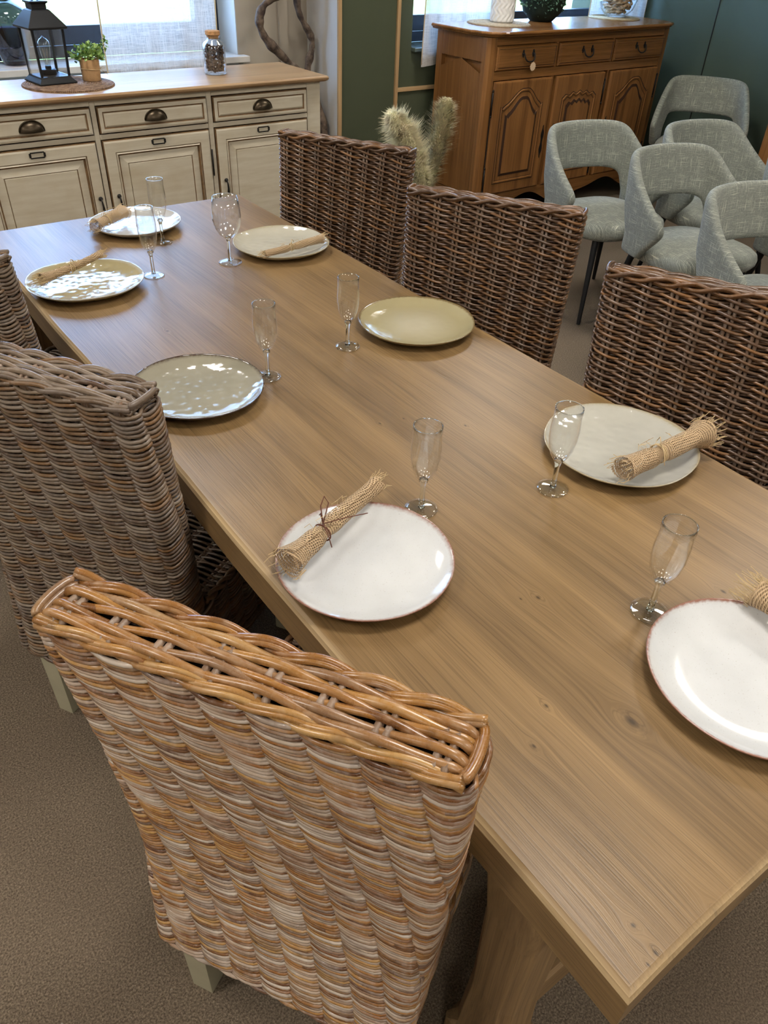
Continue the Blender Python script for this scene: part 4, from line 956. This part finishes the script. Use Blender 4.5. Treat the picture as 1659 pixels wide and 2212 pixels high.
# ------------------------------------------------------------------ wooden buffet
BY = 3.56
bf = thing('wooden_buffet', 'brown carved wooden buffet with three drawers and arched panel doors', 'buffet', (0, BY, 0))
A0, A1, BD = 3.125, 4.80, .45
WH, WV = M['walnut_h'], M['walnut']
M['dark_groove'] = plain('dark_brown', srgb(58, 34, 18), .5)  # dark brown for the groove bands of drawers and doors, and the cabinet plinth
mb = MB(); mb.box(A0+.03, A1-.03, .03, BD, .19, 1.058); part('carcass', mb, WV, bf)
for xa, xb in ((A0, A0+.065), (A1-.065, A1)):
    mb = MB(); n = .018
    mb.loft([[(xa+n*(xa == A0), 0, z), (xb-n*(xa != A0), 0, z), (xb, n if xa != A0 else 0, z), (xb, .05, z), (xa, .05, z), (xa, n if xa == A0 else 0, z)] for z in (.0, 1.058)]); part('corner_post', mb, WV, bf, bevel=.003)
    mb = MB(); mb.box(xa if xa == A0 else xb-.05, xa+.05 if xa == A0 else xb, BD-.05, BD, 0, 1.058); part('corner_post', mb, WV, bf, bevel=.003)
for xa, xb in ((3.695, 3.712), (4.222, 4.236)): mb = MB(); mb.box(xa, xb, .004, .03, .19, 1.03); part('stile', mb, WV, bf)
for za, zb in ((1.016, 1.058), (.838, .887)): mb = MB(); mb.box(A0+.065, A1-.065, .002, .03, za, zb); part('rail', mb, WH, bf, bevel=.002)
# scalloped apron
def apron_z(u): return .118+.030*math.cos(u*2*math.pi*1.)*-1*(1)+.028*math.cos(u*2*math.pi*3)
mb = MB(); N = 60; xs = [A0+.055+(A1-A0-.11)*i/N for i in range(N+1)]
poly = [(x, .07+.065*abs(math.sin(math.pi*(i/N)*2))**1.2*(1-.35*math.cos(2*math.pi*i/N*2))+.012*math.sin(i/N*25)) for i, x in enumerate(xs)]
for i in range(N):
    (xa, za), (xb, zb) = poly[i], poly[i+1]
    mb.add([(xa, .002, za), (xb, .002, zb), (xb, .002, .192), (xa, .002, .192), (xa, .026, za), (xb, .026, zb), (xb, .026, .192), (xa, .026, .192)], [(0, 1, 2, 3), (7, 6, 5, 4), (0, 4, 5, 1), (3, 2, 6, 7)])
part('apron', mb, WH, bf)
mb = MB(); mb.box(A0+.004, A0+.026, .05, BD-.05, .12, .20); part('side_apron', mb, WV, bf)
# left side: frame with a recessed panel
panel_side = MB()
so = lambda i: [(.052+i, .205+i), (BD-.052-i, .205+i), (BD-.052-i, .875-i), (BD/2, .935-i*.8), (.052+i, .875-i)]
rr = [[(A0+d, y, z) for y, z in so(i)] for i, d in ((0, .001), (.004, .010), (.010, .018), (.022, .018), (.045, .006), (.05, .006))]
panel_side.loft(rr); part('side_panel', panel_side, WV, bf)
mb = MB(); mb.box(A0+.002, A0+.03, .05, BD-.05, .935, 1.058); mb.box(A0+.002, A0+.03, .05, .053, .2, .935); part('side_rail', mb, WV, bf)
# moulded top with notched corners
def top_outline(e):
    x0, x1, y0, y1 = A0-.05, A1+.05, -.055, BD+.004
    pts = [(x0, y1)]
    pts += [(x0, y0+.16), (x0+.014, y0+.135), (x0+.018, y0+.09), (x0+.05, y0+.04), (x0+.10, y0+.016), (x0+.135, y0+.014), (x0+.15, y0)]
    pts += [(x0+.4, y0-.004), ((x0+x1)/2, y0-.012), (x1-.4, y0-.004), (x1-.15, y0), (x1-.135, y0+.014), (x1-.10, y0+.016), (x1-.05, y0+.04), (x1-.018, y0+.09), (x1-.014, y0+.135), (x1, y0+.16), (x1, y1)]
    cx, cy = (x0+x1)/2, (y0+y1)/2
    return [(cx+(x-cx)*(1-e/((x1-x0)/2)), cy+(y-cy)*(1-e/((y1-y0)/2)) if y < y1 else y1) for x, y in pts]
mb = MB(); mb.loft([[(x, y, z) for x, y in top_outline(e)] for e, z in ((.030, 1.058), (.014, 1.062), (.010, 1.066), (.012, 1.068), (.001, 1.074), (0, 1.080), (.004, 1.086), (.010, 1.088))]); part('top', mb, WH, bf)
def bail(parent, cx, cz, y):
    mb = MB()
    for s in (-1, 1):
        for dz, r in ((.0, .011), (.014, .007), (-.012, .006)):
            q = MB(); q.lathe([(0, 0), (r, .0), (r*.9, .003), (r*.4, .006), (0, .0065)], 12); mb.add([(cx+s*.042+a, y-.0003-c, cz+.012+dz+b) for a, b, c in q.v], q.f)
    pts = [(cx-.042, y-.012, cz+.012), (cx-.043, y-.020, cz-.008), (cx-.030, y-.024, cz-.022), (cx-.012, y-.025, cz-.027), (cx, y-.025, cz-.026), (cx+.012, y-.025, cz-.027), (cx+.030, y-.024, cz-.022), (cx+.043, y-.020, cz-.008), (cx+.042, y-.012, cz+.012)]
    mb.tube(smooth_path(pts, 30), .0038, 7)
    for s in (-1, 1): mb.tube([(cx+s*.042, y-.002, cz+.012), (cx+s*.042, y-.014, cz+.012)], .004, 7)
    return part('bail_pull', mb, M['iron'], parent, smooth=True)
bcols = ((3.192, 3.692), (3.714, 4.220), (4.238, 4.742))
drawers = []
for a, b in bcols:
    d = panel('drawer', rect_outline(a, b, .890, 1.013), [(0, -.004, 0), (.006, -.012, 0), (.012, -.0125, 0), (.014, -.010, 1), (.017, -.0125, 0)], [WH, M['dark_groove']], bf, .028)
    bail(d, (a+b)/2, .957, -.0125); drawers.append(d)
def arch_outline(x0, x1, z0, z1, kind, n=28):
    def f(i):
        pts = [(x0+i, z0+i), (x1-i, z0+i)]
        for k in range(n+1):
            u = 1-k/n; x = x0+i+(x1-x0-2*i)*u; s = abs(2*u-1)
            su = abs((u-.56)/(.44 if u > .56 else .56)) if kind == 'arch' else s
            if kind == 'arch': h = .085*(.5+.5*math.cos(min(1, max(0, (su-.10)/.82))*math.pi))-.012*math.exp(-((su-.93)/.06)**2)
            else: h = .012+.007*math.cos(2*math.pi*(u-.5)*5)+.022*math.cos(math.pi*(2*u-1)*.5)
            pts.append((x, z1-i+h))
        return pts
    return f
for k, ((a, b), kind) in enumerate(zip(((3.196, 3.692), (3.733, 4.190), (4.250, 4.738)), ('arch', 'wave', 'arch'))):
    dd = panel('door', rect_outline(a, b, .195, .834), [(0, -.002, 0), (.005, -.012, 0), (.010, -.014, 0)], [WV, M['dark_groove']], bf, .028)
    ol = arch_outline(a+.070, b-.070, .262, .700, kind)
    mb = MB(); rings = [(-.006, -.0138), (0, -.0150), (.004, -.0185), (.010, -.0175), (.014, -.0142), (.020, -.0138), (.032, -.0138), (.040, -.0150), (.056, -.0205), (.060, -.0205)]
    rr = [[(x, y, z) for x, z in ol(i)] for i, y in rings]; mb.loft(rr, mids=[1, 0, 0, 0, 1, 1, 0, 1, 0], cap0=False); part('door_panel', mb, [WV, M['dark_groove']], dd)
    ex = b-.028 if k == 0 else a+.022      # keyhole plate
    mb = MB(); poly = []
    for q in np.linspace(0, 2*math.pi, 40, endpoint=False): poly.append((ex+(.010+.004*math.cos(6*q))*math.sin(q), .47+.095*math.cos(q)+.004*math.sin(8*q)))
    mb.prism(poly, -.0175, -.0142); part('keyhole_plate', mb, M['iron'], dd)
    hx = a-.006 if k == 0 else b+.006
    for hz in (.72, .29):
        mb = MB(); mb.tube([(hx, -.010, hz-.06), (hx, -.010, hz+.06)], .005, 8); mb.lathe([(0, .06), (.005, .062), (.006, .07), (0, .078)], 8, (hx, -.010, hz)); mb.lathe([(0, -.078), (.006, -.07), (.005, -.062), (0, -.06)], 8, (hx, -.010, hz)); part('hinge', mb, M['iron'], dd, smooth=True)
    if k == 0:
        mb = MB(); mb.tube([(hx, -.006, .36), (hx, -.006, .655)], .0035, 6); part('pin', mb, M['iron'], dd)
t = thing('paper_tag', 'round cream paper tag hanging from the first buffet drawer pull', 'tag', (3.465, BY-.040, .905))
mb = MB(); poly = [(.022*(1+.06*math.cos(12*q))*math.cos(q), .022*(1+.06*math.cos(12*q))*math.sin(q)) for q in np.linspace(0, 6.283, 72, endpoint=False)]; mb.prism(poly, -.001, .001); part('disc', mb, plain('tag_card', srgb(226, 196, 160), .8, var=.12, vscale=150), t)
mb = MB(); mb.tube([(0, 0, .018), (.003, -.002, .024), (.001, .014, .030)], .0007, 4); part('string', mb, M['twine'], t)

# things on the buffet
BZ = 1.0885
woven_mat('crochet_doily', 'cream round doily under the white ribbed vase', (3.46, 3.84), BZ, .190, (srgb(206, 188, 160), srgb(238, 226, 204)), 'round woven mats', .035, .012)
woven_mat('straw_mat', 'pale straw mat under the glass bowl on the buffet', (4.56, 3.86), BZ, .170, (srgb(200, 176, 132), srgb(232, 214, 174)), 'round woven mats', .015, .010)
mb = MB(); prof = [(0, .001), (.066, 0), (.071, .006)]
prof += [(.071+.006*math.sin(z*3), z) for z in np.linspace(.01, .16, 30)] + [(.070, .17), (.060, .19), (.045, .205), (.034, .225), (.032, .25), (.036, .26), (.030, .26), (.028, .22), (.06, .17), (.06, .02), (0, .015)]
mb.lathe(prof, 96, rfun=lambda a, r, z: (r*(1+(.035*math.sin(a*16+2.2*math.sin(z*110)) if .008 < z < .2 and r > .04 else 0)), z))
tag(part('ribbed_vase', mb, plain('white_bisque', srgb(238, 236, 232), .5), smooth=True, loc=(3.50, 3.86, BZ+.0068)), 'white ribbed ceramic vase on the doily', 'vase')
t = thing('boxwood_ball', 'dark green boxwood ball between the white vase and the glass bowl', 'plant', (3.86, 3.875, BZ))
rng = np.random.default_rng(9); mb = MB(); leafy(mb, (0, 0, .165), 4200, (.155, .155, .155), .018, rng, 0.)
mb.v = [(x, y, max(z, .002)) for x, y, z in mb.v]; part('foliage', mb, leafmat('boxwood_leaf', srgb(44, 76, 64), srgb(112, 150, 126)), t, kind='stuff', recalc=False)
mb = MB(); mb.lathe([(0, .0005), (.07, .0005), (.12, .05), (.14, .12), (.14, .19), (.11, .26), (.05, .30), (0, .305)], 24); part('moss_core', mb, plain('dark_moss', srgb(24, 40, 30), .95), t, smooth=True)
t = thing('driftwood_bowl', 'round glass bowl of curled driftwood on the straw mat', 'bowl', (4.58, 3.87, BZ+.0068))
mb = MB(); mb.lathe([(0, .002), (.060, 0), (.070, .004), (.110, .045), (.128, .095), (.118, .15), (.095, .175), (.092, .174), (.114, .149), (.124, .095), (.106, .046), (.066, .008), (0, .006)], 40); part('glass_bowl', mb, M['bowl'], t, smooth=True)
mb = MB(); rnd = random.Random(12)
for k in range(210):
    a = rnd.uniform(0, 6.28); zz = rnd.uniform(.014, .155); R_ = float(np.interp(zz, [.01, .045, .095, .15, .17], [.058, .092, .110, .098, .08])); r = R_*math.sqrt(rnd.uniform(.3, 1)); a2 = a+rnd.uniform(.4, 1.3)
    mb.tube(smooth_path([(r*math.cos(a), r*math.sin(a), zz), (r*.98*math.cos((a+a2)/2), r*.98*math.sin((a+a2)/2), zz+rnd.uniform(0., .02)), (r*.8*math.cos(a2), r*.8*math.sin(a2), zz+rnd.uniform(-.003, .015))], 8), np.array([.003, .006, .008, .008, .008, .007, .005, .002])*rnd.uniform(.6, 1.2), 5)
t2 = NT('driftwood'); nz = t2.noise(t2.coord('Object'), 40., 4); t2.set(Base_Color=t2.ramp(nz, [(.3, srgb(108, 78, 66)), (.5, srgb(190, 160, 124)), (.7, srgb(226, 208, 180))]), Roughness=.8)
part('driftwood', mb, t2.mat, t, smooth=True, kind='stuff')

# ------------------------------------------------------------------ grey upholstered chairs
def grey_chair_parts():
    pl = np.array([(0, -.250), (.09, -.248), (.165, -.236), (.222, -.196), (.252, -.13), (.268, -.055), (.278, .02), (.283, .10), (.285, .20)])
    cs = np.concatenate([[0], np.cumsum(np.linalg.norm(np.diff(pl, axis=0), axis=1))])
    outer = [(0, .815), (.10, .816), (.185, .816), (.240, .806), (.276, .776), (.312, .735), (.37, .688), (.45, .636), (.545, .588), (.540, .548), (.490, .500), (.435, .452), (.41, .415)]
    inner = [(0, .598), (.09, .598), (.160, .597), (.205, .593), (.232, .580), (.245, .560), (.250, .540), (.256, .520), (.260, .505), (.262, .490), (.263, .470), (.262, .440), (.260, .415)]
    NV = 5; V = []; UVs = []; n = len(outer)
    def pos(s, z, side):
        x = np.interp(s, cs, pl[:, 0]); y = np.interp(s, cs, pl[:, 1]); back = max(0., 1-s/.34)
        return (side*(x+.02*(z-.45)), y-(z-.45)*(.06+.16*back), z)
    sta = [(-1, i) for i in range(n-1, 0, -1)]+[(1, i) for i in range(n)]
    for side, i in sta:
        for k in range(NV):
            f = k/(NV-1); s = outer[i][0]*(1-f)+inner[i][0]*f; z = outer[i][1]*(1-f)+inner[i][1]*f; V.append(pos(s, z, side)); UVs.append((side*s, z))
    mb = MB(); mb.add(V, [(i*NV+k, (i+1)*NV+k, (i+1)*NV+k+1, i*NV+k+1) for i in range(len(sta)-1) for k in range(NV-1)])
    shell = mb.mesh('backrest_shell', True, UVs); fix(shell)
    sm = MB(); rings = []; N = 40
    def so(e, z, dome=0):
        pts = []
        for k in range(N):
            a = 2*math.pi*k/N; ca, sa = math.cos(a), math.sin(a); p = 2/3.6
            x = (.250-e)*math.copysign(abs(ca)**p, ca); y = (.245-e)*math.copysign(abs(sa)**p, sa)+.005
            x *= 1-.10*max(0, -y/.25); pts.append((x, y, z))
        return pts
    for e, z in ((.05, .392), (.015, .398), (.002, .415), (0, .435), (.006, .455), (.022, .468), (.06, .476), (.12, .480), (.19, .481)): rings.append(so(e, z))
    sm.loft(rings); seat = sm.mesh('seat', True, [(x, y+z) for x, y, z in sm.v]); fix(seat)
    legs = []
    for sx in (-1, 1):
        for sy in (-1, 1):
            l = MB(); l.tube([(sx*.17, sy*.165, .400), (sx*.236, sy*.236, .0015)], np.array([.0165, .0095]), 12); me = l.mesh('leg', True); fix(me); me.set_sharp_from_angle(angle=.8); legs.append(me)
    fr = MB(); fr.tube([(-.17, -.165, .388), (.17, .165, .388)], .010, 6); fr.tube([(-.17, .165, .388), (.17, -.165, .388)], .010, 6)
    return shell, seat, legs, fr.mesh('under_frame')
g_shell, g_seat, g_legs, g_fr = grey_chair_parts()
for me, m in ((g_shell, 'fabric'), (g_seat, 'fabric'), (g_fr, 'black')): me.materials.append(M[m])
for me in g_legs: me.materials.append(M['black'])
def grey_chair(label, xy, face):
    t = thing('upholstered_chair', label, 'chair', (xy[0], xy[1], 0), math.radians(face-90), 'grey upholstered chairs')
    s = link('backrest_shell', g_shell, None, t)
    a = s.modifiers.new('solid', 'SOLIDIFY'); a.thickness = .042; a.offset = 0
    b = s.modifiers.new('sub', 'SUBSURF'); b.levels = 2; b.render_levels = 2
    link('seat', g_seat, None, t); link('under_frame', g_fr, None, t)
    for me in g_legs: link('leg', me, None, t)
    return t
grey_chair('grey upholstered chair directly in front of the buffet doors', (2.875, 2.355), 259)
grey_chair('grey upholstered chair second from the buffet in the near row', (2.836, 1.824), 259)
grey_chair('nearest grey upholstered chair, behind the rightmost wicker chair', (2.575, 1.265), 259)
grey_chair('grey upholstered chair in the rear row beside the green wall', (3.44, 2.095), 259)
grey_chair('grey upholstered chair standing alone against the green right wall', (4.60, 3.04), 214)
grey_chair('grey upholstered chair cut by the right edge of the photo', (3.392, 1.500), 259)

# wooden cabinet just inside the right edge
t = thing('wooden_cabinet', 'tall reddish wooden cabinet, a sliver at the right border behind the grey chairs', 'cabinet', (4.975, 2.34, 0))
mb = MB(); mb.box(-.19, .19, -.34, .34, .06, 1.30); part('body', mb, WV, t, bevel=.004)
mb = MB(); mb.cbox(-.21, .20, -.36, .36, 1.30, 1.33, .006); part('top', mb, WV, t)
for k, (a, b) in enumerate(((-.33, -.005), (.005, .33))):
    mb = MB(); mb.cbox(-.208, -.1905, a, b, .08, 1.28, .004); d = part('door', mb, WV, t); mb = MB(); mb.lathe([(0, 0), (.012, .003), (.014, .012), (0, .018)], 12); mb.v = [(-.2085-c, (b-.03 if k == 0 else a+.03)+x, .75+y) for x, y, c in mb.v]; part('knob', mb, M['bronze'], d)
mb = MB(); mb.box(-.18, .18, -.33, .33, .0, .06); part('plinth', mb, M['dark_groove'], t)
